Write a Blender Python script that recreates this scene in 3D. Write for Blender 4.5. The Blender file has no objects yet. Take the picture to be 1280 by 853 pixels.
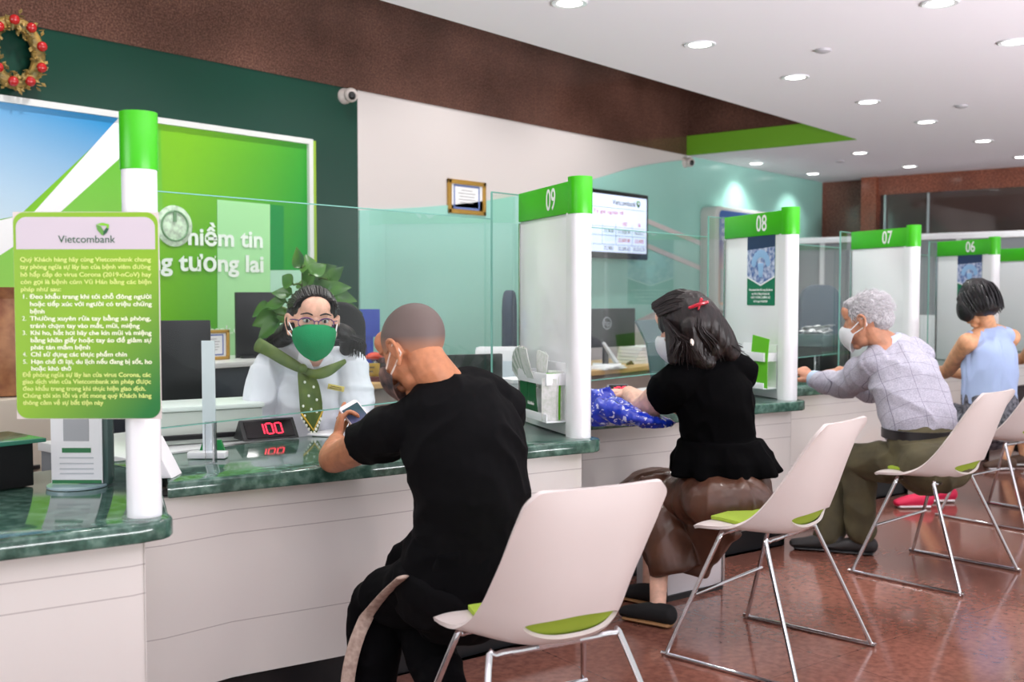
import bpy, bmesh, math, random
from mathutils import Vector, Matrix, Euler, noise

# ---------------------------------------------------------------- camera, world, lights, exposure
random.seed(7)
scene = bpy.context.scene
C = scene.collection
V = Vector
FPX, EYE = 1315.0, 1.35
YAW, PIT = math.radians(39.6), math.atan(60 / 1315)
HV = V((math.cos(YAW), math.sin(YAW), 0)); RV = V((math.sin(YAW), -math.cos(YAW), 0)); UV = V((0, 0, 1))
FV = HV * math.cos(PIT) - UV * math.sin(PIT); TV = HV * math.sin(PIT) + UV * math.cos(PIT)
EYEP = V((0, 0, EYE))
cd = bpy.data.cameras.new('camera'); cam = bpy.data.objects.new('camera', cd); C.objects.link(cam)
cam.matrix_world = Matrix((( RV.x, TV.x, -FV.x, 0), (RV.y, TV.y, -FV.y, 0), (RV.z, TV.z, -FV.z, EYE), (0, 0, 0, 1)))
cd.sensor_width = 36; cd.lens = FPX / 1280 * 36; cd.clip_start = .05
cd.dof.use_dof = True; cd.dof.focus_distance = 3.7; cd.dof.aperture_fstop = 3.2
scene.camera = cam
w = bpy.data.worlds.new('daylight'); scene.world = w; w.use_nodes = True
w.node_tree.nodes['Background'].inputs[0].default_value = (.985, .985, 1.0, 1)
w.node_tree.nodes['Background'].inputs[1].default_value = 1.05
scene.view_settings.view_transform = 'Standard'; scene.view_settings.look = 'None'
scene.view_settings.exposure = -.08; scene.view_settings.gamma = 1; scene.view_settings.use_curve_mapping = False
SPOT_W = 48.0
ad_ = bpy.data.lights.new('ceiling_fill', 'AREA'); ad_.shape = 'RECTANGLE'; ad_.size = 8; ad_.size_y = 4; ad_.energy = 3100; ad_.color = (.98, .97, 1)  # added area light below floor level, brightens the ceiling from underneath
ao_ = bpy.data.objects.new('ceiling_fill', ad_); C.objects.link(ao_); ao_.location = (2.6, -6.0, -.9); ao_.rotation_euler = (math.radians(165), 0, 0)

wd_ = bpy.data.lights.new('divider_fill', 'AREA'); wd_.shape = 'RECTANGLE'; wd_.size = 4.0; wd_.size_y = 2.2; wd_.energy = 130; wd_.color = (.96, .98, 1)  # added area light on the left, lifts the divider faces; no window there
wo_ = bpy.data.objects.new('divider_fill', wd_); C.objects.link(wo_); wo_.location = (-4.8, 3.6, 1.5); wo_.rotation_euler = (math.radians(90), 0, math.radians(-90))

def ray(px, py): return FV + RV * ((px - 640) / FPX) - TV * ((py - 426.5) / FPX)
def J(px, py, D):                       # the point D metres ahead that shows at this place in the photograph
    d = ray(px, py); return EYEP + d * (D / d.dot(HV))
def PY(px, py, y): d = ray(px, py); return EYEP + d * (y / d.y)
def PX(px, py, x): d = ray(px, py); return EYEP + d * (x / d.x)
def PZ(px, py, z): d = ray(px, py); return EYEP + d * ((z - EYE) / d.z)

# ---------------------------------------------------------------- materials
def lin(c): return tuple((v / 255 / 12.92) if v / 255 <= .04045 else ((v / 255 + .055) / 1.055) ** 2.4 for v in c) + (1,)
MATS = {}
def mat(name, rgb, rough=.5, metal=0, spec=.5, noise_amt=0, noise_scale=20, bump=0, bump_scale=40, emit=0, coat=0, rgb2=None, stretch=None, sheen=0, sss=0):
    m = bpy.data.materials.new(name); m.use_nodes = True; nt = m.node_tree; N = nt.nodes; L = nt.links
    b = N['Principled BSDF']; b.inputs['Base Color'].default_value = lin(rgb); b.inputs['Roughness'].default_value = rough
    b.inputs['Metallic'].default_value = metal; b.inputs['Specular IOR Level'].default_value = spec
    b.inputs['Coat Weight'].default_value = coat; b.inputs['Coat Roughness'].default_value = .05
    if sheen: b.inputs['Sheen Weight'].default_value = sheen
    if sss:
        b.inputs['Subsurface Weight'].default_value = sss; b.inputs['Subsurface Radius'].default_value = (.012, .005, .003); b.inputs['Subsurface Scale'].default_value = 1
    tc = N.new('ShaderNodeTexCoord'); mp = N.new('ShaderNodeMapping'); L.new(tc.outputs['Object'], mp.inputs[0])
    if stretch: mp.inputs['Scale'].default_value = stretch
    if noise_amt or rgb2:
        n = N.new('ShaderNodeTexNoise'); n.inputs['Scale'].default_value = noise_scale; n.inputs['Detail'].default_value = 6; L.new(mp.outputs[0], n.inputs[0])
        cr = N.new('ShaderNodeValToRGB'); L.new(n.outputs[0], cr.inputs[0])
        a = rgb2 or tuple(max(0, v * (1 - noise_amt)) for v in rgb); c2 = rgb if rgb2 else tuple(min(255, v * (1 + noise_amt)) for v in rgb)
        cr.color_ramp.elements[0].color = lin(a); cr.color_ramp.elements[1].color = lin(c2)
        cr.color_ramp.elements[0].position = .35; cr.color_ramp.elements[1].position = .65
        L.new(cr.outputs[0], b.inputs['Base Color'])
    if bump:
        n = N.new('ShaderNodeTexNoise'); n.inputs['Scale'].default_value = bump_scale; n.inputs['Detail'].default_value = 4; L.new(mp.outputs[0], n.inputs[0])
        bp = N.new('ShaderNodeBump'); bp.inputs['Strength'].default_value = bump; bp.inputs['Distance'].default_value = .004
        L.new(n.outputs[0], bp.inputs['Height']); L.new(bp.outputs[0], b.inputs['Normal'])
    if emit:
        b.inputs['Emission Color'].default_value = lin(rgb); b.inputs['Emission Strength'].default_value = emit
    MATS[name] = m; return m

def granite(name, cols, scale=60, rough=.12, coat=0, tile=None, veins=None):
    m = mat(name, cols[0], rough); nt = m.node_tree; N = nt.nodes; L = nt.links; b = N['Principled BSDF']
    tc = N.new('ShaderNodeTexCoord')
    v = N.new('ShaderNodeTexNoise'); v.inputs['Scale'].default_value = scale; v.inputs['Detail'].default_value = 3; L.new(tc.outputs['Object'], v.inputs[0])
    cr = N.new('ShaderNodeValToRGB'); e = cr.color_ramp.elements
    e[0].position = .36; e[0].color = lin(cols[1]); e[1].position = .64; e[1].color = lin(cols[2]); k = e.new(.5); k.color = lin(cols[0])
    L.new(v.outputs[0], cr.inputs[0]); out = cr.outputs[0]
    n = N.new('ShaderNodeTexNoise'); n.inputs['Scale'].default_value = 1.8 if not veins else veins; n.inputs['Detail'].default_value = 5; n.inputs['Distortion'].default_value = 1.5 if veins else 0
    L.new(tc.outputs['Object'], n.inputs[0])
    mr = N.new('ShaderNodeMapRange'); mr.inputs['From Min'].default_value = .3; mr.inputs['From Max'].default_value = .7; mr.inputs['To Min'].default_value = .72; mr.inputs['To Max'].default_value = 1.25
    L.new(n.outputs[0], mr.inputs[0])
    mx = N.new('ShaderNodeVectorMath'); mx.operation = 'SCALE'; L.new(out, mx.inputs[0]); L.new(mr.outputs[0], mx.inputs['Scale']); out = mx.outputs[0]
    if tile:      # joints between slabs
        br = N.new('ShaderNodeTexBrick'); br.offset = 0; br.inputs['Scale'].default_value = 1; br.inputs['Brick Width'].default_value = tile[0]; br.inputs['Row Height'].default_value = tile[1]
        br.inputs['Mortar Size'].default_value = .0035; br.inputs['Color1'].default_value = br.inputs['Color2'].default_value = (1, 1, 1, 1); br.inputs['Mortar'].default_value = tile[3]
        mp = N.new('ShaderNodeMapping'); mp.inputs['Rotation'].default_value = tile[2]; L.new(tc.outputs['Object'], mp.inputs[0]); L.new(mp.outputs[0], br.inputs[0])
        m2 = N.new('ShaderNodeVectorMath'); m2.operation = 'MULTIPLY'; L.new(out, m2.inputs[0]); L.new(br.outputs[0], m2.inputs[1]); out = m2.outputs[0]
    L.new(out, b.inputs['Base Color']); return m

def glass(name, tint=(.93, .98, .965), refl=.16):
    m = bpy.data.materials.new(name); m.use_nodes = True; nt = m.node_tree; N = nt.nodes; L = nt.links
    for n in list(N):
        if n.type != 'OUTPUT_MATERIAL': N.remove(n)
    o = [n for n in N if n.type == 'OUTPUT_MATERIAL'][0]
    t = N.new('ShaderNodeBsdfTransparent'); t.inputs[0].default_value = tint + (1,)
    g = N.new('ShaderNodeBsdfGlossy'); g.inputs['Roughness'].default_value = .02
    f = N.new('ShaderNodeFresnel'); f.inputs[0].default_value = 1.45
    mu = N.new('ShaderNodeMath'); mu.operation = 'MULTIPLY'; mu.inputs[1].default_value = refl; L.new(f.outputs[0], mu.inputs[0])
    x = N.new('ShaderNodeMixShader'); L.new(mu.outputs[0], x.inputs[0]); L.new(t.outputs[0], x.inputs[1]); L.new(g.outputs[0], x.inputs[2]); L.new(x.outputs[0], o.inputs[0])
    MATS[name] = m; return m

def gradient(name, c0, c1, axis, lo, hi, rough=.35, emit=0):          # a printed two-colour sheet
    m = mat(name, c0, rough); nt = m.node_tree; N = nt.nodes; L = nt.links; b = N['Principled BSDF']
    tc = N.new('ShaderNodeTexCoord'); d = N.new('ShaderNodeVectorMath'); d.operation = 'DOT_PRODUCT'; d.inputs[1].default_value = axis
    L.new(tc.outputs['Object'], d.inputs[0]); mr = N.new('ShaderNodeMapRange'); mr.inputs[1].default_value = lo; mr.inputs[2].default_value = hi
    L.new(d.outputs['Value'], mr.inputs[0]); cr = N.new('ShaderNodeValToRGB'); cr.color_ramp.elements[0].color = lin(c0); cr.color_ramp.elements[1].color = lin(c1)
    L.new(mr.outputs[0], cr.inputs[0]); L.new(cr.outputs[0], b.inputs['Base Color'])
    if emit: L.new(cr.outputs[0], b.inputs['Emission Color']); b.inputs['Emission Strength'].default_value = emit
    return m

WHITE = mat('white_lacquer', (238, 240, 243), .25, coat=.3)
WPLAS = mat('white_plastic', (206, 196, 192), .35)
PAPER = mat('paper_white', (240, 240, 242), .7)
GREYP = mat('grey_plastic', (150, 155, 162), .45)
BLACK = mat('black_plastic', (22, 23, 26), .35)
SOFTBLACK = mat('soft_black', (12, 12, 14), .8)
STEEL = mat('brushed_steel', (190, 190, 192), .25, 1)
CHROME = mat('chrome', (205, 205, 208), .16, 1)
GREEN = mat('sign_green', (60, 184, 8), .3)
LIME = mat('lime_fabric', (150, 176, 52), .85, bump=.3, bump_scale=400)
WALLW = mat('wall_cream', (212, 204, 202), .35, spec=.35)
TEAL = mat('wall_teal', (158, 212, 200), .2, spec=.5)
DKGREEN = mat('wall_dark_green', (22, 62, 50), .2)
CEILM = mat('ceiling_paint', (236, 231, 238), .7)
SOFG = mat('soffit_green', (104, 160, 28), .5)
GLASS = glass('clear_glass', (.965, .99, .982)); GLASSE = mat('glass_edge', (120, 178, 165), .1); ACRY = glass('clear_acrylic', (.97, .98, .99), .8)
GRAN = granite('brown_granite', [(90, 62, 53), (72, 48, 41), (110, 78, 67)], 90, .1, tile=(2.4, 30.0, (math.pi / 2, 0, 0), (1.25, 1.2, 1.2, 1)))
GRANE = granite('brown_granite_end', [(112, 72, 60), (76, 44, 38), (150, 104, 88)], 70, .1)
FLOORM = granite('floor_granite', [(124, 81, 69), (113, 73, 61), (134, 88, 75)], 34, .12, tile=(.8, .8, (0, 0, .25), (.72, .72, .72, 1)))
MARBLE = granite('green_marble', [(66, 98, 86), (48, 78, 68), (96, 126, 114)], 30, .08, veins=5)
WOOD = mat('light_wood', (222, 184, 128), .4, rgb2=(200, 158, 100), noise_scale=6, stretch=(1, 12, 12))
GOLD = mat('gold_frame', (190, 148, 70), .35, .5)
NAVY = mat('navy_fabric', (52, 62, 82), .85, bump=.3, bump_scale=300)

def panel_mat():       # white lacquered counter front with fine joints between its panels
    m = mat('counter_panel', (224, 221, 216), .16, coat=.4); nt = m.node_tree; N = nt.nodes; L = nt.links; b = N['Principled BSDF']
    tc = N.new('ShaderNodeTexCoord'); sp = N.new('ShaderNodeSeparateXYZ'); L.new(tc.outputs['Object'], sp.inputs[0])
    fac = None
    for ax, at, wd in ((2, .66, .0016), (2, .585, .0016), (2, .30, .0016), (0, 1.72, .0016), (0, 2.45, .0016), (0, 3.32, .0016), (0, 4.4, .0016), (0, 5.2, .0016)):
        s = N.new('ShaderNodeMath'); s.operation = 'SUBTRACT'; L.new(sp.outputs[ax], s.inputs[0]); s.inputs[1].default_value = at
        a = N.new('ShaderNodeMath'); a.operation = 'ABSOLUTE'; L.new(s.outputs[0], a.inputs[0])
        g = N.new('ShaderNodeMath'); g.operation = 'LESS_THAN'; L.new(a.outputs[0], g.inputs[0]); g.inputs[1].default_value = wd
        if fac is None: fac = g
        else:
            k = N.new('ShaderNodeMath'); k.operation = 'MAXIMUM'; L.new(fac.outputs[0], k.inputs[0]); L.new(g.outputs[0], k.inputs[1]); fac = k
    mx = N.new('ShaderNodeMix'); mx.data_type = 'RGBA'; L.new(fac.outputs[0], mx.inputs[0]); mx.inputs[6].default_value = lin((224, 221, 216)); mx.inputs[7].default_value = lin((186, 181, 178))
    L.new(mx.outputs[2], b.inputs['Base Color']); return m
PANEL = panel_mat()

# ---------------------------------------------------------------- helpers: tagging, meshes
def tag(o, label=None, cat=None, group=None, kind=None):
    for k, v in (('label', label), ('category', cat), ('group', group), ('kind', kind)):
        if v: o[k] = v
    return o
def empty(name, loc=(0, 0, 0), rz=0, label=None, cat=None, group=None):
    o = bpy.data.objects.new(name, None); C.objects.link(o); o.location = loc; o.rotation_euler = (0, 0, rz); o.empty_display_size = .1
    return tag(o, label, cat, group)
def wm(o):
    m = Matrix.Identity(4)
    while o is not None: m = o.matrix_basis @ m; o = o.parent
    return m
def catmull(pts, n=5):
    out = []; P = [pts[0]] + list(pts) + [pts[-1]]
    for i in range(1, len(P) - 2):
        a, b, c, d = (tuple(map(float, P[j])) for j in (i - 1, i, i + 1, i + 2))
        for k in range(n):
            t = k / n
            out.append(tuple(.5 * ((2 * b[q]) + (c[q] - a[q]) * t + (2 * a[q] - 5 * b[q] + 4 * c[q] - d[q]) * t * t + (3 * b[q] - a[q] - 3 * c[q] + d[q]) * t ** 3) for q in range(len(b))))
    out.append(tuple(map(float, pts[-1]))); return out

class MB:
    def __init__(s): s.v = []; s.f = []; s.mi = []; s.cur = 0
    def add(s, vs, fs):
        o = len(s.v); s.v += [V(p) for p in vs]; s.f += [tuple(i + o for i in f) for f in fs]; s.mi += [s.cur] * len(fs); return s
    def bm_add(s, bm, M=None):
        bm.verts.ensure_lookup_table(); vs = [(M @ v.co if M else v.co.copy()) for v in bm.verts]
        s.add(vs, [tuple(v.index for v in f.verts) for f in bm.faces]); bm.free(); return s
    def box(s, c, size, rz=0, bev=0, M=None, seg=2):
        bm = bmesh.new(); bmesh.ops.create_cube(bm, size=1); bmesh.ops.scale(bm, vec=size, verts=bm.verts)
        if bev: bmesh.ops.bevel(bm, geom=bm.edges[:], offset=bev, segments=seg, profile=.6, affect='EDGES')
        bm.verts.index_update()
        T = Matrix.Translation(c) @ Matrix.Rotation(rz, 4, 'Z')
        return s.bm_add(bm, (M @ T) if M else T)
    def prism(s, poly, z0, z1, bev=0, M=None, seg=3):       # poly in XY, extruded in Z
        bm = bmesh.new(); vs = [bm.verts.new((p[0], p[1], z0)) for p in poly]; f = bm.faces.new(vs)
        r = bmesh.ops.extrude_face_region(bm, geom=[f]); bmesh.ops.translate(bm, vec=(0, 0, z1 - z0), verts=[e for e in r['geom'] if isinstance(e, bmesh.types.BMVert)])
        bmesh.ops.recalc_face_normals(bm, faces=bm.faces)
        if bev:
            es = [e for e in bm.edges if abs(e.verts[0].co.z - e.verts[1].co.z) < 1e-6]
            bmesh.ops.bevel(bm, geom=es, offset=bev, segments=seg, profile=.5, affect='EDGES')
        bm.verts.index_update(); return s.bm_add(bm, M)
    def loft(s, rings, cap=True):                            # rings: lists of equal length
        n = len(rings[0]); vs = [p for r in rings for p in r]; fs = []
        for i in range(len(rings) - 1):
            for k in range(n): a = i * n + k; b = i * n + (k + 1) % n; fs.append((a, b, b + n, a + n))
        if cap: fs.append(tuple(range(n - 1, -1, -1))); fs.append(tuple(range((len(rings) - 1) * n, len(rings) * n)))
        return s.add(vs, fs)
    def limb(s, pts, ref=None, seg=16, sub=4, round_ends=True):    # pts: (point, a, b) or (point, r): elliptical tube, a along ref
        raw = []
        for p in pts:
            q = p[0]; a = p[1]; b = p[2] if len(p) > 2 else a; raw.append((q[0], q[1], q[2], a, b))
        R = catmull(raw, sub) if sub > 1 else raw; P = [V(r[:3]) for r in R]; rings = []; N = len(P)
        nrm = V(ref) if ref else None; prev = None
        def ring(c, x, y, a, b): return [c + x * (a * math.cos(2 * math.pi * k / seg)) + y * (b * math.sin(2 * math.pi * k / seg)) for k in range(seg)]
        fr = []
        for i in range(N):
            t = (P[min(i + 1, N - 1)] - P[max(i - 1, 0)]).normalized()
            if nrm is None:
                base = prev if prev is not None else (V((1, 0, 0)) if abs(t.x) < .9 else V((0, 1, 0)))
            else: base = nrm
            x = (base - t * base.dot(t)); x = x.normalized() if x.length > 1e-5 else t.orthogonal().normalized(); prev = x
            fr.append((P[i], x, t.cross(x), t, R[i][3], R[i][4]))
        if round_ends:
            c, x, y, t, a, b = fr[0]; m = min(a, b)
            for k in (80, 60, 40, 20): th = math.radians(k); rings.append(ring(c - t * (m * math.sin(th)), x, y, a * math.cos(th), b * math.cos(th)))
        for c, x, y, t, a, b in fr: rings.append(ring(c, x, y, a, b))
        if round_ends:
            c, x, y, t, a, b = fr[-1]; m = min(a, b)
            for k in (20, 40, 60, 80): th = math.radians(k); rings.append(ring(c + t * (m * math.sin(th)), x, y, a * math.cos(th), b * math.cos(th)))
        return s.loft(rings)
    def tube(s, pts, r, seg=8, sub=1, closed=False):
        if closed:
            P = [V(p) for p in pts]; N = len(P); rings = []; prev = None
            for i in range(N):
                t = (P[(i + 1) % N] - P[i - 1]).normalized(); base = prev if prev is not None else t.orthogonal()
                x = (base - t * base.dot(t)).normalized(); prev = x; y = t.cross(x)
                rings.append([P[i] + (x * math.cos(2 * math.pi * k / seg) + y * math.sin(2 * math.pi * k / seg)) * r for k in range(seg)])
            vs = [p for g in rings for p in g]; fs = [(i * seg + k, i * seg + (k + 1) % seg, ((i + 1) % N) * seg + (k + 1) % seg, ((i + 1) % N) * seg + k) for i in range(N) for k in range(seg)]
            return s.add(vs, fs)
        return s.limb([(p, r) for p in pts], seg=seg, sub=sub, round_ends=False)
    def ell(s, c, rad, M=None, seg=20, rings=12, rot=None):
        bm = bmesh.new(); bmesh.ops.create_uvsphere(bm, u_segments=seg, v_segments=rings, radius=1); bm.verts.index_update()
        T = Matrix.Translation(c) @ (rot.to_matrix().to_4x4() if rot else Matrix.Identity(4)) @ Matrix.Diagonal((*rad, 1))
        return s.bm_add(bm, (M @ T) if M else T)
    def lathe(s, prof, c, seg=28, M=None):
        rings = [[V((c[0] + r * math.cos(2 * math.pi * k / seg), c[1] + r * math.sin(2 * math.pi * k / seg), c[2] + z)) for k in range(seg)] for r, z in prof]
        if M: rings = [[M @ p for p in r] for r in rings]
        return s.loft(rings)
    def grid(s, rows):
        n = len(rows[0]); s.add([p for r in rows for p in r], [(i * n + k, i * n + k + 1, (i + 1) * n + k + 1, (i + 1) * n + k) for i in range(len(rows) - 1) for k in range(n - 1)]); return s
    def build(s, name, m, parent=None, smooth=True, label=None, voxel=0, iters=4, solid=0, subsurf=0, post=None, angle=35):
        me = bpy.data.meshes.new(name); M = wm(parent).inverted() if parent else Matrix.Identity(4)
        me.from_pydata([M @ p for p in s.v], [], s.f); o = bpy.data.objects.new(name, me); C.objects.link(o)
        for k in (m if isinstance(m, (list, tuple)) else [m]): me.materials.append(k)
        if isinstance(m, (list, tuple)): me.polygons.foreach_set('material_index', s.mi)
        if not voxel:
            bm = bmesh.new(); bm.from_mesh(me); bmesh.ops.recalc_face_normals(bm, faces=bm.faces); bm.to_mesh(me); bm.free()
        if parent: o.parent = parent
        if voxel or solid or subsurf:
            if voxel:
                r = o.modifiers.new('r', 'REMESH'); r.mode = 'VOXEL'; r.voxel_size = voxel
                if iters: q = o.modifiers.new('s', 'SMOOTH'); q.factor = .5; q.iterations = iters
            if subsurf: q = o.modifiers.new('u', 'SUBSURF'); q.levels = q.render_levels = subsurf
            if solid: q = o.modifiers.new('d', 'SOLIDIFY'); q.thickness = solid; q.offset = 0
            dg = bpy.context.evaluated_depsgraph_get(); me2 = bpy.data.meshes.new_from_object(o.evaluated_get(dg)); o.modifiers.clear(); o.data = me2; me = me2; me.name = name
        if post: post(me, M.inverted())
        if smooth:
            me.polygons.foreach_set('use_smooth', [True] * len(me.polygons))
            if not voxel:
                try: me.set_sharp_from_angle(angle=math.radians(angle))
                except Exception: pass
        if label: o['label'] = label
        return o

def folds(amp=.004, scale=9, stretch=(1, 1, 1), seed=0, fine=.0):
    def f(me, W):
        me.update(); ns = [v.normal.copy() for v in me.vertices]
        for v, n in zip(me.vertices, ns):
            p = V((v.co.x * stretch[0], v.co.y * stretch[1], v.co.z * stretch[2])) * scale + V((seed * 3.1, seed, 0))
            a = noise.noise(p + V((noise.noise(p * .6), noise.noise(p * .6 + V((9, 0, 0))), 0)) * .9)
            r = (1 - abs(a) * 2.4); v.co += n * (amp * (r if r > 0 else r * .3))
            if fine: v.co += n * fine * noise.noise(p * 5)
    return f
ORD = ['bottom', 'second', 'third', 'fourth', 'fifth', 'sixth', 'seventh', 'eighth', 'ninth', 'tenth', 'eleventh', 'twelfth', 'thirteenth', 'fourteenth']
def dup(o, parent=None):
    c = o.copy(); C.objects.link(c)
    if parent: c.parent = parent
    for ch in [x for x in C.objects if x.parent == o]: dup(ch, c)
    return c
def structure(mb, name, m, **k): o = mb.build(name, m, **k); o['kind'] = 'structure'; return o
def text(body, M, h, m, parent, width=None, align='CENTER', ext=.0006, space=1.0, name='lettering', bold=0, line=1.0):
    cu = bpy.data.curves.new(name, 'FONT'); cu.body = body; cu.align_x = align; cu.align_y = 'CENTER'; cu.size = h; cu.extrude = ext; cu.space_character = space; cu.space_line = line; cu.offset = bold; cu.resolution_u = 4
    t = bpy.data.objects.new(name + '_outline', cu); C.objects.link(t); dg = bpy.context.evaluated_depsgraph_get()
    me = bpy.data.meshes.new_from_object(t.evaluated_get(dg)); bpy.data.objects.remove(t); bpy.data.curves.remove(cu); me.name = name
    if not me.materials: me.materials.append(m)
    else: me.materials[0] = m
    xs = [v.co.x for v in me.vertices]
    if width and xs: M = M @ Matrix.Diagonal((width / (max(xs) - min(xs)), 1, 1, 1))
    me.transform((wm(parent).inverted() @ M) if parent else M)
    o = bpy.data.objects.new(name, me); C.objects.link(o)
    if parent: o.parent = parent
    return o
def frame(c, x, y):                      # plane matrix: x to the right, y up, z = outward
    x = V(x).normalized(); y = V(y).normalized(); z = x.cross(y); return Matrix(((x.x, y.x, z.x, c[0]), (x.y, y.y, z.y, c[1]), (x.z, y.z, z.z, c[2]), (0, 0, 0, 1)))
def rrect(w, h, r, n=6, corners=(1, 1, 1, 1)):
    out = []
    for (cx, cy, a0, on) in ((w / 2 - r, h / 2 - r, 0, corners[0]), (-w / 2 + r, h / 2 - r, 90, corners[1]), (-w / 2 + r, -h / 2 + r, 180, corners[2]), (w / 2 - r, -h / 2 + r, 270, corners[3])):
        if not on: out.append((math.copysign(w / 2, cx), math.copysign(h / 2, cy))); continue
        for k in range(n + 1): a = math.radians(a0 + 90 * k / n); out.append((cx + r * math.cos(a), cy + r * math.sin(a)))
    return out

# ---------------------------------------------------------------- the room
CZ = 2.8; WY = 5.7; EX = 13.3; RX = 9.78; SY = 3.87
def bx(name, lo, hi, m, **k):
    b = MB(); b.box([(a + c) / 2 for a, c in zip(lo, hi)], [c - a for a, c in zip(lo, hi)], bev=k.get('bev', 0)); return structure(b, name, m, smooth=False)
bx('floor', (-5, -2.6, -.1), (EX + .1, WY + .1, 0), FLOORM)
b = MB(); b.prism([(-5, -2.6), (EX, -2.6), (EX, WY), (RX, WY), (RX, SY), (-5, SY)], CZ, CZ + .2); structure(b, 'ceiling', CEILM, smooth=False)
bx('ceiling_recess', (-5, SY - .1, 3.7), (RX + .1, WY + .2, 3.8), CEILM)
bx('wall_back', (5.154, WY, 0), (13.24, WY + .1, CZ), WALLW)
bx('wall_back_green', (-4, WY, 0), (5.154, WY + .1, CZ), DKGREEN)
bx('wall_back_granite', (-4, WY - .01, CZ), (RX, WY + .1, 3.7), GRAN)
bx('wall_recess_granite', (RX, SY, 3.0), (RX + .1, WY, 3.7), GRAN)
bx('wall_recess_front', (-4, SY - .1, 3.0), (RX, SY - .005, 3.7), CEILM)
bx('trim_green_soffit', (RX - .02, SY, CZ - .005), (RX, WY - .012, 3.0), SOFG)
WP = frame((0, WY, 0), (1, 0, 0), (0, 0, 1))
def wq(px, py, y=WY): p = PY(px, py, y); return (p.x, p.z)
def wallpoly(mb, pts, y0, t, m=None): return mb.prism(pts, 0, t, M=frame((0, y0, 0), (1, 0, 0), (0, 0, 1)))
curve = catmull([wq(*q) for q in [(448, 263), (530, 259), (600, 252), (655, 243), (700, 234), (742, 224), (790, 210), (830, 203), (858, 200)]], 5)
b = MB(); wallpoly(b, [(13.24, 2.795), (9.9, 2.795)] + curve[::-1] + [(5.156, .3), (6.9, .6), wq(700, 445), wq(880, 360), wq(935, 338), (13.24, 2.0)], WY - .0, .012); structure(b, 'trim_teal_panel', TEAL, smooth=False)
b = MB()
for a, c in (((780, 262), (885, 306)), ((780, 293), (885, 337))):
    b.prism([wq(a[0], a[1]), wq(a[0], a[1] + 6), wq(c[0], c[1] + 6), wq(c[0], c[1])], 0, .006, M=frame((0, WY - .0125, 0), (1, 0, 0), (0, 0, 1)))
structure(b, 'trim_white_stripes', WALLW, smooth=False)
# the far end: granite wall, pillar, beam, dark glazed front, low partition
bx('wall_right', (EX, 1, 0), (EX + .1, WY + .1, CZ), GRANE)
ycol = (PX(1095, 260, EX - .25).y, PX(1076, 260, EX - .25).y)
bx('pillar_granite', (EX - .25, ycol[0], 0), (EX, ycol[1], CZ), granite('pillar_granite', [(150, 84, 62), (112, 60, 44), (178, 108, 84)], 60, .14))
zb = PX(1200, 238, EX - .2).z
bx('beam_granite', (EX - .2, 1, zb), (EX, ycol[0], CZ), granite('beam_granite', [(128, 74, 56), (98, 54, 42), (154, 96, 76)], 60, .14))
DARKGL = mat('dark_glazing', (78, 62, 58), .04, spec=.8)
bx('window_1', (EX - .1, 1, .0), (EX - .06, ycol[0], zb), DARKGL)
b = MB()
for px in (1106, 1160): y = PX(px, 300, EX - .12).y; b.box((EX - .12, y, zb / 2), (.03, .03, zb))
structure(b, 'window_frame', STEEL, smooth=False)
zp = PX(1060, 303, 12.4).z
b = MB(); b.box((12.4, 4.0, zp / 2), (.05, 3.3, zp - .02)); structure(b, 'partition_low', mat('partition_grey', (150, 156, 160), .3), smooth=False)
b = MB(); b.box((12.38, 4.0, zp + .03), (.12, 3.36, .07), bev=.005)
for y in (2.9, 3.7, 4.5, 5.3): b.box((12.36, y, zp / 2), (.03, .05, zp))
structure(b, 'partition_rail', WHITE, smooth=False)

# ---------------------------------------------------------------- ceiling downlights
LAMP = mat('lamp_glow', (255, 252, 248), .5, emit=9)
def downlight():
    r = empty('ceiling_downlight', (0, 0, 0))
    b = MB(); b.lathe([(.062, 0), (.09, -.001), (.092, -.006), (.086, -.009), (.066, -.006), (.062, 0)], (0, 0, 0)); b.build('trim_ring', WHITE, r)
    b = MB(); b.lathe([(.001, -.002), (.064, -.002), (.064, -.005), (.001, -.007)], (0, 0, 0)); b.build('lamp_lens', LAMP, r)
    return r
dl0 = downlight(); used = False
LP = [(PZ(*q, CZ).x, PZ(*q, CZ).y, CZ, l) for q, l in [
    ((712, 3), 'round recessed ceiling downlight cut by the top edge above the first counter'), ((875, 55), 'round recessed downlight in the main row, second from the top of the picture'),
    ((994, 96), 'round recessed downlight in the main row, above counter sign 08'), ((1085, 127), 'round recessed downlight, fourth of the long main row'),
    ((1158, 152), 'round recessed downlight, fifth of the long main row'), ((1229, 176), 'small far round downlight, last of the long main row'),
    ((1175, 3), 'large round downlight at the top edge towards the right corner'), ((1268, 52), 'bright round downlight at the right edge of the ceiling'),
    ((1075, 191), 'small downlight just beyond the tip of the green soffit'), ((945, 204), 'small downlight close to the teal wall under the green soffit'),
    ((1016, 217), 'small downlight nearest the far right end of the teal wall'), ((1137, 208), 'small far downlight in front of the granite beam'),
    ((1277, 196), 'small far downlight at the right edge before the granite beam')]]
for x, y, z, l in LP:
    o = dup(dl0) if used else dl0; used = True; o.location = (x, y, z - .0005); tag(o, l, 'ceiling light', 'recessed ceiling downlights')
def spot(x, y, z, wt=1, ang=125):
    ld = bpy.data.lights.new('downlight', 'SPOT'); ld.energy = SPOT_W * wt; ld.spot_size = math.radians(ang); ld.spot_blend = .7; ld.shadow_soft_size = .06; ld.color = (1, .97, .95)
    o = bpy.data.objects.new('downlight_lamp', ld); C.objects.link(o); o.location = (x, y, z - .02)
for x, y, z, l in LP: spot(x, y, z)
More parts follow.
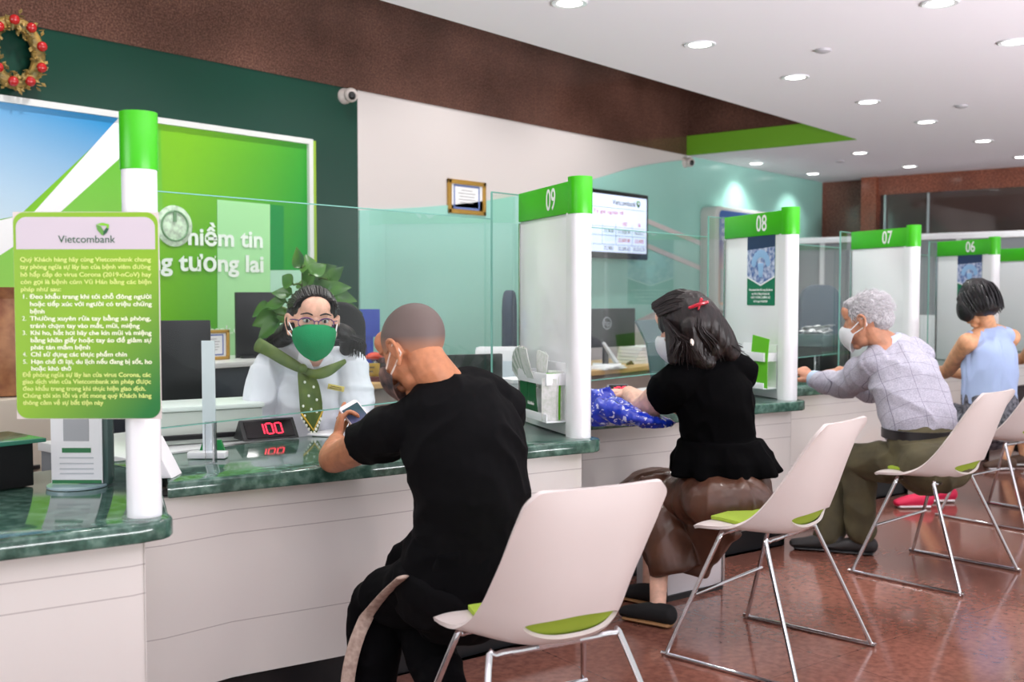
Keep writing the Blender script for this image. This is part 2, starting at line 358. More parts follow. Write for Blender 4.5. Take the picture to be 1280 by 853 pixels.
for x, y in ((3.07, 3.1), (1.86, 3.1), (4.3, 1.8), (3.1, 1.8), (1.9, 1.8), (.7, 2.9)): spot(x, y, CZ, .7 if x > 2 else .35)
for x in (1.2, 2.8, 4.4, 6.0, 7.6): spot(x, 4.75, 3.7, 2.2)  # unseen spots added in the recess to brighten the staff side
b = MB()
for q in ((1029, 62), (1202, 132), (1050, 201)):
    p = PZ(*q, CZ); b = MB(); b.lathe([(.001, 0), (.05, 0), (.045, -.012), (.02, -.02), (.001, -.021)], (p.x, p.y, CZ - .0005), seg=18); o = b.build('smoke_detector', mat('detector', (176, 172, 178), .5))
    tag(o, {1029: 'small grey ceiling disc between the two rows of downlights', 1202: 'small grey ceiling disc towards the right edge', 1050: 'tiny grey ceiling disc near the teal wall'}[q[0]], 'detector')

# ---------------------------------------------------------------- wall things
# advertising panel on the dark green wall
ad = empty('advertising_panel', (3.3, WY, 1.6), 0, 'large framed green and blue advertising panel on the dark green wall', 'panel')
x0, x1, z0, z1 = 1.6, 4.66, .85, 2.36
b = MB(); b.box(((x0 + x1) / 2, WY - .02, (z0 + z1) / 2), (x1 - x0, .03, z1 - z0)); b.build('print_base', gradient('print_green', (120, 190, 20), (0, 150, 48), (1, 0, -.35), .2, 1.3), ad, smooth=False)
def shard(name, pts, m, lift, l=None):
    b = MB(); b.prism(pts, 0, .002, M=frame((0, WY - .035 - lift * .002, 0), (1, 0, 0), (0, 0, 1))); return b.build(name, m, ad, smooth=False, label=l)
sp = wq(146, 152)
shard('print_sky', [(x0, z1), (sp[0], z1), (sp[0], sp[1]), wq(20, 270), (x0, 1.5)], gradient('print_blue', (222, 236, 240), (30, 140, 200), (.25, 0, 1), -.3, .7), 0)
shard('print_band', [wq(146, 146), wq(170, 150), wq(146, 198), wq(50, 285), (1.6, .9), (1.6, 1.45), wq(38, 266)], PAPER, 1)
shard('print_leaf', [wq(146, 198), wq(196, 160), wq(200, 300), (x0 + .2, .9), (1.8, .9)], gradient('print_lime', (150, 206, 90), (96, 186, 40), (0, 0, 1), -.4, .6), .5)
shard('print_pale', [wq(267, 250), wq(333, 256), (wq(333, 400)[0], z0 + .02), (wq(267, 400)[0], z0 + .02)], mat('print_pale', (170, 228, 165), .3), 1)
shard('print_pale_lower', [(wq(333, 300)[0], wq(333, 338)[1]), (wq(378, 300)[0], wq(378, 338)[1]), (wq(378, 400)[0], z0 + .02), (wq(333, 400)[0], z0 + .02)], mat('print_mint', (176, 220, 196), .3), 1)
shard('print_deep', [wq(333, 256), wq(350, 258), (wq(350, 330)[0], wq(350, 338)[1]), (wq(333, 330)[0], wq(333, 338)[1])], mat('print_deep', (0, 140, 60), .3), 1.5)
b = MB(); fw = .035
b.box(((x0 + x1) / 2, WY - .03, z1 + fw / 2), (x1 - x0 + 2 * fw, .06, fw)); b.box(((x0 + x1) / 2, WY - .03, z0 - fw / 2), (x1 - x0 + 2 * fw, .06, fw)); b.box((x1 + fw / 2, WY - .03, (z0 + z1) / 2), (fw, .06, z1 - z0)); b.box((x0 - fw / 2, WY - .03, (z0 + z1) / 2), (fw, .06, z1 - z0))
b.build('frame', mat('frame_white', (222, 224, 222), .3), ad, smooth=False)
b = MB(); b.box((x1 + fw + .02, WY - .02, (z0 + z1) / 2), (.04, .04, z1 - z0 + .06)); b.build('side_strip', mat('lime_strip', (150, 186, 50), .4), ad, smooth=False, label='lime green strip')
WT = mat('print_white', (240, 250, 240), .4)
cx, cz_ = wq(213, 283); b = MB(); b.lathe([(.001, 0), (.115, 0), (.125, .004), (.115, .008), (.001, .008)], (0, 0, 0), M=frame((cx, WY - .038, cz_), (1, 0, 0), (0, 0, 1))); b.build('printed_coin', mat('coin_print', (205, 226, 200), .4, noise_amt=.12, noise_scale=30), ad)
b = MB(); b.tube([(cx + .09 * math.cos(a * .26), WY - .05, cz_ + .09 * math.sin(a * .26)) for a in range(24)], .006, closed=True); b.box((cx, WY - .05, cz_ + .06), (.02, .008, .07)); b.build('printed_ring', mat('ring_print', (120, 160, 120), .4), ad)
tp = wq(278, 299); text('niềm tin', frame((tp[0], WY - .045, tp[1]), (1, 0, 0), (0, 0, 1)), .15, WT, ad, width=wq(325, 300)[0] - wq(232, 300)[0], bold=.004)
tp = wq(262, 330); text('cùng tương lai', frame((wq(325, 331)[0], WY - .045, tp[1] + .0), (1, 0, 0), (0, 0, 1)), .15, WT, ad, width=1.0, align='RIGHT', bold=.004)
tp = wq(326, 411); text('www.vietcombank.com.vn', frame((tp[0], WY - .045, tp[1]), (1, 0, 0), (0, 0, 1)), .075, WT, ad, width=.9, align='RIGHT')

# wreath
wc = PY(18, 66, WY - .06); wr = empty('christmas_wreath', (wc.x, WY, wc.z), 0, 'gold and red christmas wreath hanging on the dark green wall', 'wreath')
b = MB(); b.tube([(wc.x + .13 * math.cos(a * math.pi / 16), wc.y, wc.z + .16 * math.sin(a * math.pi / 16)) for a in range(32)], .035, closed=True, seg=10)
rr = random.Random(3)
for k in range(150):
    a = rr.uniform(0, 6.283); q = rr.uniform(-.05, .05); p = V((wc.x + (.13 + q) * math.cos(a), wc.y - rr.uniform(.01, .045), wc.z + (.16 + q) * math.sin(a)))
    d = V((rr.uniform(-1, 1), rr.uniform(-.6, 0), rr.uniform(-1, 1))).normalized() * .03
    b.limb([(p, .002), (p + d * .5, .011, .004), (p + d, .002)], seg=6, sub=1, round_ends=False)
b.build('leaf_ring', mat('wreath_gold', (172, 138, 70), .5, rgb2=(92, 84, 40), noise_scale=25), wr)
for k in range(9):
    a = k * .698 + .3; b = MB(); b.ell((wc.x + .135 * math.cos(a), wc.y - .045, wc.z + .165 * math.sin(a)), (.027, .027, .027)); b.build('bauble', mat('bauble_red', (176, 28, 30), .2, coat=.5) if k == 0 else MATS['bauble_red'], wr)

# security cameras
for (px, py), l in (((438, 119), 'small dome security camera at the top of the dark green wall'), ((862, 203), 'small security camera where white and teal walls meet')):
    p = PY(px, py, WY - .07); r = empty('security_camera', (p.x, WY, p.z), 0, l, 'camera', 'wall security cameras')
    b = MB(); b.lathe([(.001, 0), (.055, 0), (.055, .02), (.04, .05), (.001, .05)], (0, 0, 0), M=frame((p.x, WY, p.z), (1, 0, 0), (0, 0, 1))); b.build('base', WPLAS, r)
    b = MB(); b.ell((p.x, WY - .075, p.z), (.05, .05, .05)); b.build('housing', WPLAS, r)
    b = MB(); b.ell((p.x - .018, WY - .108, p.z - .01), (.03, .022, .03)); b.build('lens', BLACK, r)

# framed certificate
def cert(name, c, wd, ht, nrm_rz, l, cat, y0=None):
    r = empty(name, c, nrm_rz, l, cat); M = Matrix.Translation(c) @ Matrix.Rotation(nrm_rz, 4, 'Z') @ frame((0, 0, 0), (1, 0, 0), (0, 0, 1))
    b = MB(); f = wd * .08
    for cx, cy, sx, sy in ((0, ht / 2 - f / 2, wd, f), (0, -ht / 2 + f / 2, wd, f), (wd / 2 - f / 2, 0, f, ht), (-wd / 2 + f / 2, 0, f, ht)): b.box((cx, cy, .012), (sx, sy, .024), bev=.005, M=M)
    b.build('frame', GOLD, r)
    b = MB(); b.box((0, 0, .006), (wd - f * 1.6, ht - f * 1.6, .01), M=M); b.build('certificate_sheet', PAPER, r, smooth=False)
    b = MB(); g = .8; q = .035 * wd
    for cx, cy, sx, sy in ((0, ht * .33, wd * .66, q), (0, -ht * .33, wd * .66, q), (wd * .33, 0, q, ht * .7), (-wd * .33, 0, q, ht * .7)): b.box((cx, cy, .0115), (sx, sy, .001), M=M)
    b.build('blue_border', mat('cert_blue', (110, 130, 190), .6), r, smooth=False)
    b = MB()
    for k, s in enumerate((.3, .46, .4, .44, .36)): b.box((0, ht * (.2 - .09 * k), .0115), (wd * s, ht * .018, .001), M=M)
    b.build('printed_lines', mat('cert_grey', (150, 150, 155), .6), r, smooth=False)
p0 = PY(560, 221, WY - .02); p1 = PY(608, 272, WY - .02)
cert('framed_certificate', V(((p0.x + p1.x) / 2, WY - .001, (p0.z + p1.z) / 2)), p1.x - p0.x - .01, (p0.z - p1.z) * .92, 0, 'gold framed certificate with blue border high on the white wall', 'certificate')

# wall television with exchange rates
tv = empty('wall_television', (8.35, WY, 2.0), 0, 'wall television showing a table of exchange rates', 'television')
TX0, TX1, TZ0, TZ1 = 7.75, 8.79, 1.67, 2.3; tcx, tcz = (TX0 + TX1) / 2, (TZ0 + TZ1) / 2
b = MB(); b.box((tcx, WY - .13, tcz), (TX1 - TX0, .05, TZ1 - TZ0), bev=.012); b.build('bezel', BLACK, tv)
b = MB(); b.box((tcx, WY - .06, tcz), (.3, .12, .3), bev=.01); b.build('wall_bracket', BLACK, tv)
b = MB(); b.box((tcx, WY - .157, tcz + .01), (TX1 - TX0 - .08, .004, TZ1 - TZ0 - .1)); b.build('screen', mat('tv_screen', (214, 224, 250), .2, emit=.75), tv, smooth=False)
TF = lambda x, z: frame((x, WY - .16, z), (1, 0, 0), (0, 0, 1))
DT = mat('screen_text_dark', (40, 70, 80), .5); RT = mat('screen_text_pink', (214, 60, 90), .5)
text('Vietcombank', TF(8.36, 2.195), .075, mat('logo_green', (20, 70, 50), .5), tv, width=.4)
def logo(M, s, parent):         # the shield of three folded bands
    b = MB(); b.prism([(-.5 * s, .38 * s), (.0, .5 * s), (.5 * s, .38 * s), (.46 * s, .05 * s), (.32 * s, .08 * s), (.3 * s, .26 * s), (-.1 * s, .28 * s)], 0, .0012, M=M); b.build('logo_band', mat('logo_lime', (120, 190, 30), .4), parent, smooth=False)
    b = MB(); b.prism([(-.52 * s, .34 * s), (-.16 * s, .24 * s), (.1 * s, -.2 * s), (.02 * s, -.52 * s), (-.1 * s, -.46 * s), (-.42 * s, -.08 * s)], 0, .0015, M=M); b.build('logo_band', mat('logo_mid', (90, 150, 60), .4), parent, smooth=False)
    b = MB(); b.prism([(.46 * s, .02 * s), (.3 * s, .12 * s), (.06 * s, -.2 * s), (.06 * s, -.5 * s), (.3 * s, -.3 * s)], 0, .0018, M=M); b.build('logo_band', mat('logo_dark', (20, 84, 52), .4), parent, smooth=False)
logo(TF(8.6, 2.2), .07, tv)
b = MB()
for z in (2.14, 1.965, 1.885, 1.80): b.box((tcx, WY - .1595, z), (.9, .001, .004))
for x in (8.0, 8.22, 8.5): b.box((x, WY - .1595, 1.9), (.004, .001, .2))
b.build('table_grid', mat('grid_teal', (60, 120, 130), .5), tv, smooth=False)
for s, x, z, mm, wd in (('Tỷ giá ngoại tệ', 8.1, 2.1, RT, .5), ('USD', 8.37, 2.0, RT, .09), ('SB', 8.62, 2.0, RT, .05), ('17,928.94', 8.36, 1.925, DT, .2), ('18,253.2', 8.62, 1.925, DT, .17), ('22,600.00', 8.36, 1.845, RT, .2), ('23,450', 8.62, 1.845, RT, .15), ('32,205.62', 8.36, 1.765, DT, .2), ('33,215.31', 8.62, 1.765, DT, .2), ('17,410', 8.1, 1.925, DT, .15), ('22,900', 8.1, 1.765, DT, .15)):
    text(s, TF(x, z), .05, mm, tv, width=wd)

# rounded light box poster on the teal wall
lb = empty('poster_lightbox', (10.9, WY, 1.7), 0, 'rounded silver lightbox poster of a blue and pink sky on the teal wall', 'poster')
b = MB(); b.prism([(x + 10.95, z + 1.72) for x, z in rrect(1.8, 1.12, .08)], .012, .2, bev=.01, M=WP); b.build('casing', mat('casing_silver', (205, 208, 204), .35), lb)
b = MB(); b.prism([(x + 10.98, z + 1.73) for x, z in rrect(1.7, 1.02, .06)], .2, .204, M=WP); b.build('poster_print', gradient('dusk_print', (226, 190, 170), (70, 110, 176), (0, 0, 1), -.25, .35), lb, smooth=False)
for s, z in (('Dịch vụ', 2.13), ('khách hàng', 2.03), ('Vietcombank', 1.93)): text(s, frame((10.18, WY - .206, z), (1, 0, 0), (0, 0, 1)), .085, WT, lb, align='LEFT')
b = MB(); b.prism([(10.15, 1.25), (11.8, 1.25), (11.8, 1.35), (11.2, 1.3), (10.6, 1.5), (10.15, 1.62)], .2045, .206, M=WP); b.build('printed_hill', mat('hill_print', (176, 180, 180), .4), lb, smooth=False)

# ---------------------------------------------------------------- counters, one per bay
POST = [1.46, 3.36, 5.26, 7.16, 9.06, 10.96]; PYY = 2.43; DD = V((math.sin(math.radians(30.5)), math.cos(math.radians(30.5)), 0)); DN = V((-DD.y, DD.x, 0)); CT = .78
WHICH = ['nearest', 'second', 'third', 'fourth', 'fifth', 'sixth']
def front(px):
    pts = catmull([(px - 1.60, 2.80), (px - 1.39, 2.735), (px - .9, 2.575), (px - .33, 2.44), (px - .03, 2.34)], 5)
    if px == POST[0]: pts = [(px - 3.4, 2.9)] + catmull([(px - 1.60, 2.82), (px - 1.2, 2.7), (px - .8, 2.56), (px - .4, 2.45), (px - .06, 2.345)], 5)
    arc = [(px - .0, 2.342), (px + .022, 2.350), (px + .04, 2.366), (px + .052, 2.39), (px + .062, 2.42)]
    return pts + arc
def inset(poly, d):
    out = []; n = len(poly)
    for i in range(n):
        a, b_, c = V(poly[i - 1] + (0,)), V(poly[i] + (0,)), V(poly[(i + 1) % n] + (0,)); e1 = (b_ - a).normalized(); e2 = (c - b_).normalized()
        n1 = V((-e1.y, e1.x, 0)); n2 = V((-e2.y, e2.x, 0)); m_ = (n1 + n2); m_ = m_ / max(.35, (1 + n1.dot(n2))); q = b_ + m_ * d; out.append((q.x, q.y))
    return out
for i, px in enumerate(POST):
    poly = front(px) + [(px + .36, 2.95), (px + .375, 3.3)] + ([(px - 3.4, 3.3)] if i == 0 else [(px - 1.523, 3.3), (px - 1.523, 2.93)])
    num = '%02d' % (10 - i)
    b = MB(); b.prism(poly, CT - .05, CT, bev=.008)
    o = b.build('marble_countertop', MARBLE); tag(o, ['green marble countertop nearest the camera under the notice', 'green marble countertop where the man in black leans', 'green marble countertop where the woman in black leans', 'green marble countertop where the grey-haired man leans', 'green marble countertop where the woman in pale blue leans', 'farthest green marble countertop at the right edge'][i], 'countertop', 'marble countertops')
    r = empty('counter_unit', (px - .6, 2.9, 0), 0, ['white lacquered counter base nearest the camera at the left', 'white counter base in front of the man in black', 'white counter base in front of the woman in the brown skirt', 'white counter base beside the grey-haired man', 'white counter base beyond the grey-haired man', 'farthest white counter base at the right edge'][i], 'counter', 'white counter bases')
    base = [(x - (.16 if (i and x < px - 1.45) else 0), min(y, 3.02)) for x, y in poly]; ip = inset(base, .07); b = MB(); b.prism(ip, .12, CT - .0505); b.build('front_panel', PANEL, r, angle=25)
    b = MB(); b.prism(inset(base, .10), 0, .12); b.build('kick_plate', BLACK, r, angle=25)

# ---------------------------------------------------------------- numbered dividers between the bays
NUMT = mat('number_white', (250, 250, 250), .4)
def divider(px, num, lab):
    P0 = V((px, PYY, 0)); r = empty('numbered_divider', (px, PYY, CT), 0, lab, 'divider', 'numbered white dividers')
    def at(s, t, z): return P0 + DD * s + DN * t + UV * z
    def slab(s0, s1, t, z0, z1, bev=.004):
        b = MB(); c = at((s0 + s1) / 2, 0, (z0 + z1) / 2); b.box(c, (t, s1 - s0, z1 - z0), rz=-math.radians(30.5), bev=bev); return b
    slab(.02, .605, .055, CT, 1.665).build('panel', WHITE, r)
    b = MB(); M = Matrix.Translation(P0) @ Matrix.Rotation(-math.radians(30.5), 4, 'Z')
    prof = [(.043, .045), (.043, .0)] + [(.043 * math.cos(a), -.04 * math.sin(a)) for a in [k * math.pi / 10 for k in range(1, 10)]] + [(-.043, 0), (-.043, .045)]
    b.prism(prof, CT, 1.665, M=M); b.build('post', WHITE, r)
    hd = slab(.01, .61, .07, 1.665, 1.79, .002).build('header', GREEN, r)
    b = MB(); b.prism([(x * 1.08, min(y, .02) * 1.06) for x, y in prof], 1.66, 1.805, M=M, bev=.002); b.build('header_cap', GREEN, r)
    slab(.608, .625, .06, CT, 1.66, .002).build('edge_strip', STEEL, r, label='brushed steel edge strip')
    if num:
        x = -DN if False else DD
        # lettering faces the customers' left side (the -X side)
        nrm = DN; xa = -DD
        F_ = frame(at(.225, .0365, 1.728), xa, UV)
        text(num, F_, .125, NUMT, hd, width=.1, bold=.001)
    return r, at
DIV = []
DL = ['nearest white divider post with plain green cap, behind the notice', 'white divider with green header numbered 09 and a leaflet rack', 'white divider with green header numbered 08 and a blue poster', 'white divider with green header numbered 07, behind the grey-haired man', 'white divider with green header numbered 06, behind the dark bob', 'farthest green topped divider at the right edge']
for i, px in enumerate(POST): DIV.append(divider(px, ['', '09', '08', '07', '06', '05'][i], DL[i]))
def on_face(i, s, z, off=.0285):            # a plane on the customers' left face of divider i
    r, at = DIV[i]; return frame(at(s, off, z), -DD, UV)

# glass screens
for i, px in enumerate(POST[1:]):
    g = empty('glass_screen', (px - .7, 3.0, CT), 0, ['clear glass screen in front of the staff member', 'clear glass screen in front of the woman in the black blouse', 'clear glass screen in front of the grey-haired man', 'clear glass screen in front of the woman with a dark bob', 'clear glass screen of the farthest bay'][i], 'screen', 'glass screens on the counters')
    xa, xb = px - 1.9 + .34, px + .12
    b = MB(); b.box(((xa + xb) / 2, 3.0, 1.295), (xb - xa, .008, .75)); b.build('pane', GLASS, g, smooth=False)
    b = MB(); b.box(((xa + xb) / 2, 3.0, 1.672), (xb - xa, .0082, .004)); b.box(((xa + xb) / 2, 3.0, .918), (xb - xa, .0082, .004)); b.build('polished_edge', GLASSE, g, smooth=False)
    b = MB(); b.box((px + .22, 2.985, 1.285), (.22, .008, 1.0)); b.build('side_pane', GLASS, g, smooth=False)
    b = MB(); b.box((px + .33, 2.985, 1.285), (.005, .009, 1.0)); b.box((px + .11, 2.985, 1.285), (.004, .009, 1.0)); b.box((px + .22, 2.985, 1.787), (.22, .009, .005)); b.build('polished_edge', GLASSE, g, smooth=False)
    for xx in (xa + .25, xb - .35): b = MB(); b.box((xx, 3.0, .852), (.03, .03, .14), bev=.004); b.build('clamp', ACRY, g)

# ---------------------------------------------------------------- shell chairs on chrome sled frames
PROF = catmull([(.205, .432), (.19, .448), (.11, .452), (.0, .444), (-.09, .442), (-.15, .458), (-.19, .505), (-.22, .58), (-.255, .69), (-.285, .79), (-.30, .862)], 6)
SIDE = catmull([(.205, .438), (.175, .450), (.12, .455), (.065, .462), (.01, .480), (-.045, .515), (-.10, .575), (-.155, .65), (-.205, .725), (-.255, .80), (-.30, .862)], 6)
PROF = [(y, z + .035) for y, z in PROF]; SIDE = [(y, z + .035) for y, z in SIDE]
_cum = [0]
for a, c in zip(PROF, PROF[1:]): _cum.append(_cum[-1] + math.hypot(a[0] - c[0], a[1] - c[1]))
PL = _cum[-1]
def prof(s):
    s = max(0, min(PL, s))
    for i in range(len(_cum) - 1):
        if s <= _cum[i + 1]:
            t = (s - _cum[i]) / (_cum[i + 1] - _cum[i]); a, c = PROF[i], PROF[i + 1]; return a[0] + (c[0] - a[0]) * t, a[1] + (c[1] - a[1]) * t
    return PROF[-1]
def side(s):
    f = max(0, min(.9999, s / PL)) * (len(SIDE) - 1); i = int(f); t = f - i; a, c = SIDE[i], SIDE[i + 1]; return a[0] + (c[0] - a[0]) * t, a[1] + (c[1] - a[1]) * t
def halfw(s):
    pts = [(0, .20), (.03, .215), (.15, .225), (.3, .225), (.4, .215), (.5, .21), (.65, .205), (.75, .2), (PL, .19)]
    for (a, wa), (c, wc) in zip(pts, pts[1:]):
        if s <= c: t = (s - a) / (c - a); t = t * t * (3 - 2 * t); return wa + (wc - wa) * t
    return pts[-1][1]
def S(u, s, off=0):
    y, z = prof(s); y2, z2 = prof(s + .004); y1, z1 = prof(s - .004); tx, tz = y2 - y1, z2 - z1; L = math.hypot(tx, tz) or 1; ny, nz = tz / L, -tx / L      # towards the sitter
    e = abs(u) ** 2.6; lift = .022 * e + off
    k = min(1, abs(u) ** 3.2); sy, sz = side(s)
    return V((u * halfw(s), (y + ny * lift) * (1 - k) + sy * k, (z + nz * lift) * (1 - k) + (sz + off) * k))
SV = .425
def chair_shell():
    b = MB(); U = [-1 + 2 * k / 28 for k in range(29)]; f = lambda u: .037 * math.sqrt(max(0, 1 - (u / .62) ** 2)) if abs(u) < .62 else 0
    def cor(u, s):               # rounded top corners
        d = PL - s
        return u * (1 - (.11 * (1 - d / .06) ** 2 if d < .06 else 0) - (.1 * (1 - s / .04) ** 2 if s < .04 else 0))
    b.grid([[S(cor(u, (SV - f(u)) * i / 20), (SV - f(u)) * i / 20) for u in U] for i in range(21)])
    b.grid([[S(cor(u, s), s) for u, s in ((u, (SV + f(u)) + (PL - SV - f(u)) * i / 22) for u in U)] for i in range(23)])
    bm = bmesh.new(); vs = [bm.verts.new(v) for v in b.v]
    for q in b.f: bm.faces.new([vs[i] for i in q])
    bmesh.ops.remove_doubles(bm, verts=bm.verts, dist=.0004); bm.verts.index_update(); c = MB(); c.bm_add(bm); return c
def chair(loc, rz, lab, group='white shell chairs in front of the counters'):
    r = empty('shell_chair', loc, rz, lab, 'chair', group); M = wm(r)
    def go(b, name, m, **k): b.v = [M @ v for v in b.v]; return b.build(name, m, r, **k)
    go(chair_shell(), 'seat_shell', WPLAS, solid=.011, subsurf=1)
    b = MB(); U = [-.62 + 1.24 * k / 16 for k in range(17)]
    b.grid([[S(u * (1 - .25 * max(0, abs(i - 9) / 9 - .6)), .035 + (.46 - .035) * i / 18, .016 - .012 * abs(u) ** 3) for u in U] for i in range(19)]); go(b, 'seat_cushion', LIME, solid=.012, subsurf=1)
    for sx in (-1, 1):
        b = MB(); x0, x1, zt = .175 * sx, .305 * sx, .462
        b.tube([(x0 * .55, .10, zt), (x0, .10, zt), (x0 + .025 * sx, .105, zt - .03), (x1 - .01 * sx, .245, .04), (x1, .25, .014), (x1, .235, .009), (x1, -.25, .009), (x1, -.268, .014), (x1 - .008 * sx, -.26, .04), (x0 + .025 * sx, -.10, zt - .03), (x0, -.09, zt), (x0 * .55, -.09, zt)], .0085, seg=10, sub=4)
        go(b, 'sled_leg', CHROME)
    b = MB()
    for y in (.10, -.09): b.tube([(-.13, y, .462), (.13, y, .462)], .0085, seg=10)
    b.box((0, .005, .469), (.12, .22, .012)); go(b, 'under_frame', CHROME)
    b = MB(); b.tube([(-.252, .165, .24), (.252, .165, .24)], .007, seg=10); go(b, 'stretcher', CHROME)
    return r
def rzf(phi): return -math.radians(phi)
chair((2.13, 1.67, 0), rzf(22), 'white shell chair nearest the camera, behind the man in black')
chair((3.63, 1.75, 0), rzf(2), 'white shell chair with chrome legs under the woman in the brown skirt')
chair((5.18, 1.64, 0), rzf(8), 'white shell chair under the grey-haired man in olive trousers')
chair((6.75, 1.72, 0), rzf(12), 'white shell chair cut by the right edge, under the woman in the pale blue top')
chair((8.62, 1.70, 0), rzf(12), 'farthest white shell chair, under the person in yellow')

# ---------------------------------------------------------------- notice fixed to the first post
nt_c = J(109, 395, 2.60); nb = empty('notice_board', (nt_c.x, nt_c.y, nt_c.z), 0, 'bright green printed health notice fixed to the nearest white post', 'notice')
k_ = 2.60 / 1315; NF = frame(nt_c, RV, UV); Wn, Hn = 181 * k_, 259 * k_
def nxy(px, py): return ((px - 109) * k_, (395 - py) * k_)
b = MB(); b.prism(rrect(Wn, Hn, .002), -.006, 0, M=NF); b.build('backing_board', WPLAS, nb, smooth=False)
b = MB(); b.prism(rrect(Wn * .995, Hn * .995, .028, 8), 0, .0012, M=NF); b.build('green_print', gradient('notice_green', (128, 174, 28), (24, 110, 46), (RV.x, RV.y, -.9), .04, .36), nb, smooth=False)
b = MB(); cxn, cyn = nxy(109, 292); b.prism([(x + cxn, y + cyn) for x, y in rrect(173 * k_, 40 * k_, .026, 8, (1, 1, 0, 0))], .0012, .002, M=NF); b.build('header_print', mat('notice_header', (196, 187, 196), .4), nb, smooth=False)
def ntext(s, x0, x1, py, h, m, bold=0):
    a, y = nxy(x0, py); c, _ = nxy(x1, py); return text(s, frame(NF @ V((a, y, .0026)), RV, UV), h, m, nb, width=c - a, align='LEFT', ext=.0003, bold=bold)
def ntext2(s, x0, x1, py, h, m, bold=0):
    a, y = nxy(x0, py); c, _ = nxy(x1, py); return text(s, frame(NF @ V(((a + c) / 2, y, .0026)), RV, UV), h, m, nb, width=c - a, align='CENTER', ext=.0003, bold=bold)
ntext2('Vietcombank', 75, 146, 300, .026, mat('notice_logo', (20, 84, 52), .4))
a, y = nxy(131, 287); logo(frame(NF @ V((a, y, .0026)), RV, UV), .031, nb)
PALE = mat('notice_pale_text', (214, 230, 130), .5); BRT = mat('notice_white_text', (238, 244, 214), .5)
LN = [('Quý Khách hàng hãy cùng Vietcombank chung', 27, 190, 0), ('tay phòng ngừa sự lây lan của bệnh viêm đường', 27, 190, 0), ('hô hấp cấp do virus Corona (2019-nCoV) hay', 27, 190, 0), ('còn gọi là bệnh cúm Vũ Hán bằng các biện', 27, 190, 0), ('pháp như sau:', 27, 77, 0),
      ('Đeo khẩu trang khi tới chỗ đông người', 38, 190, 1), ('hoặc tiếp xúc với người có triệu chứng', 38, 190, 1), ('bệnh', 38, 56, 1), ('Thường xuyên rửa tay bằng xà phòng,', 38, 189, 1), ('tránh chạm tay vào mắt, mũi, miệng', 38, 175, 1),
      ('Khi ho, hắt hơi hãy che kín mũi và miệng', 38, 189, 1), ('bằng khăn giấy hoặc tay áo để giảm sự', 38, 189, 1), ('phát tán mầm bệnh', 38, 112, 1), ('Chỉ sử dụng các thực phẩm chín', 38, 158, 1), ('Hạn chế đi lại, du lịch nếu đang bị sốt, ho', 38, 189, 1), ('hoặc khó thở', 38, 88, 1),
      ('Để phòng ngừa sự lây lan của virus Corona, các', 27, 188, 0), ('giao dịch viên của Vietcombank xin phép được', 27, 188, 0), ('đeo khẩu trang trong khi thực hiện giao dịch.', 27, 181, 0), ('Chúng tôi xin lỗi và rất mong quý Khách hàng', 27, 188, 0), ('thông cảm về sự bất tiện này', 27, 128, 0)]
YL = [213, 241, 270, 298, 326, 354, 382, 410, 437, 465, 492, 520, 547, 574, 602, 628, 652, 678, 705, 732, 759]
for (s, x0, x1, bo), yy in zip(LN, YL): ntext(s, x0, x1, 255 + yy * .3283, .0152, BRT if bo else PALE, .0003)
for n_, yy in (('1.', 354), ('2.', 437), ('3.', 492), ('4.', 574), ('5.', 602)): ntext(n_, 28, 33, 255 + yy * .3283, .0152, BRT)
b = MB(); pc = V((POST[0], PYY, 0)) - DD * .02
for py in (300, 480): q = J(172, py, 2.6125); b = MB(); b.box(q, (.04, .012, .025), rz=YAW - math.pi / 2); b.build('mounting_clip', STEEL, nb)

# ---------------------------------------------------------------- posters on the dividers
def poster(i, s, z, wd, ht, lab):
    F_ = on_face(i, s, z); r = empty('leaflet_poster', F_.translation, 0, lab, 'poster')
    b = MB(); b.box((0, 0, .001), (wd, ht, .002), M=F_); b.build('print_sheet', mat('poster_green', (18, 120, 84), .3), r, smooth=False)
    m = mat('poster_picture', (60, 96, 168), .3, rgb2=(214, 220, 240), noise_scale=38)
    b = MB(); b.prism([(-wd / 2, ht / 2), (-wd / 2, -.08 * ht), (0, -.2 * ht), (wd / 2, -.08 * ht), (wd / 2, ht / 2)][::-1], .002, .0026, M=F_); b.build('printed_picture', m, r, smooth=False)
    b = MB(); b.prism([(-wd / 2, ht / 2), (-wd / 2, .30 * ht), (wd / 2, .33 * ht), (wd / 2, ht / 2)][::-1], .0026, .0029, M=F_); b.build('printed_sky', mat('poster_navy', (34, 52, 96), .3), r, smooth=False)
    b = MB(); b.prism([(-wd / 2, -.08 * ht), (-wd / 2, -.105 * ht), (0, -.225 * ht), (wd / 2, -.105 * ht), (wd / 2, -.08 * ht), (0, -.2 * ht)], .0026, .003, M=F_); b.build('printed_edge', WHITE, r, smooth=False)
    b = MB()
    for k in range(9):
        a = math.radians(20 * k + 10); b.ell((wd * .26 * math.cos(a), ht * (.08 + .16 * math.sin(a)), .003), (wd * .085, wd * .085, .0008), M=F_, seg=12, rings=6)
    b.limb([(F_ @ V((0, -.1 * ht, .003)), .012 * wd / .18, .0008), (F_ @ V((0, .1 * ht, .003)), .02 * wd / .18, .0008)], ref=F_.to_3x3() @ V((1, 0, 0)), seg=8); b.build('printed_tree', mat('poster_tree', (150, 190, 232), .4), r)
    for k in range(4): text(['Vietcombank chính thức cung cấp dịch vụ', 'nạp tiền tự động tài khoản thẻ', 'GIAO THÔNG ĐƯỜNG BỘ', 'kể từ ngày 01/06/2020'][k], frame(F_ @ V((0, -ht * (.28 + .055 * k), .0025)), -DD, UV), ht * .045, NUMT, r, width=wd * (.85, .65, .7, .5)[k])
    return r
poster(2, .235, 1.475, .27, .385, 'blue and green leaflet poster on divider 08')
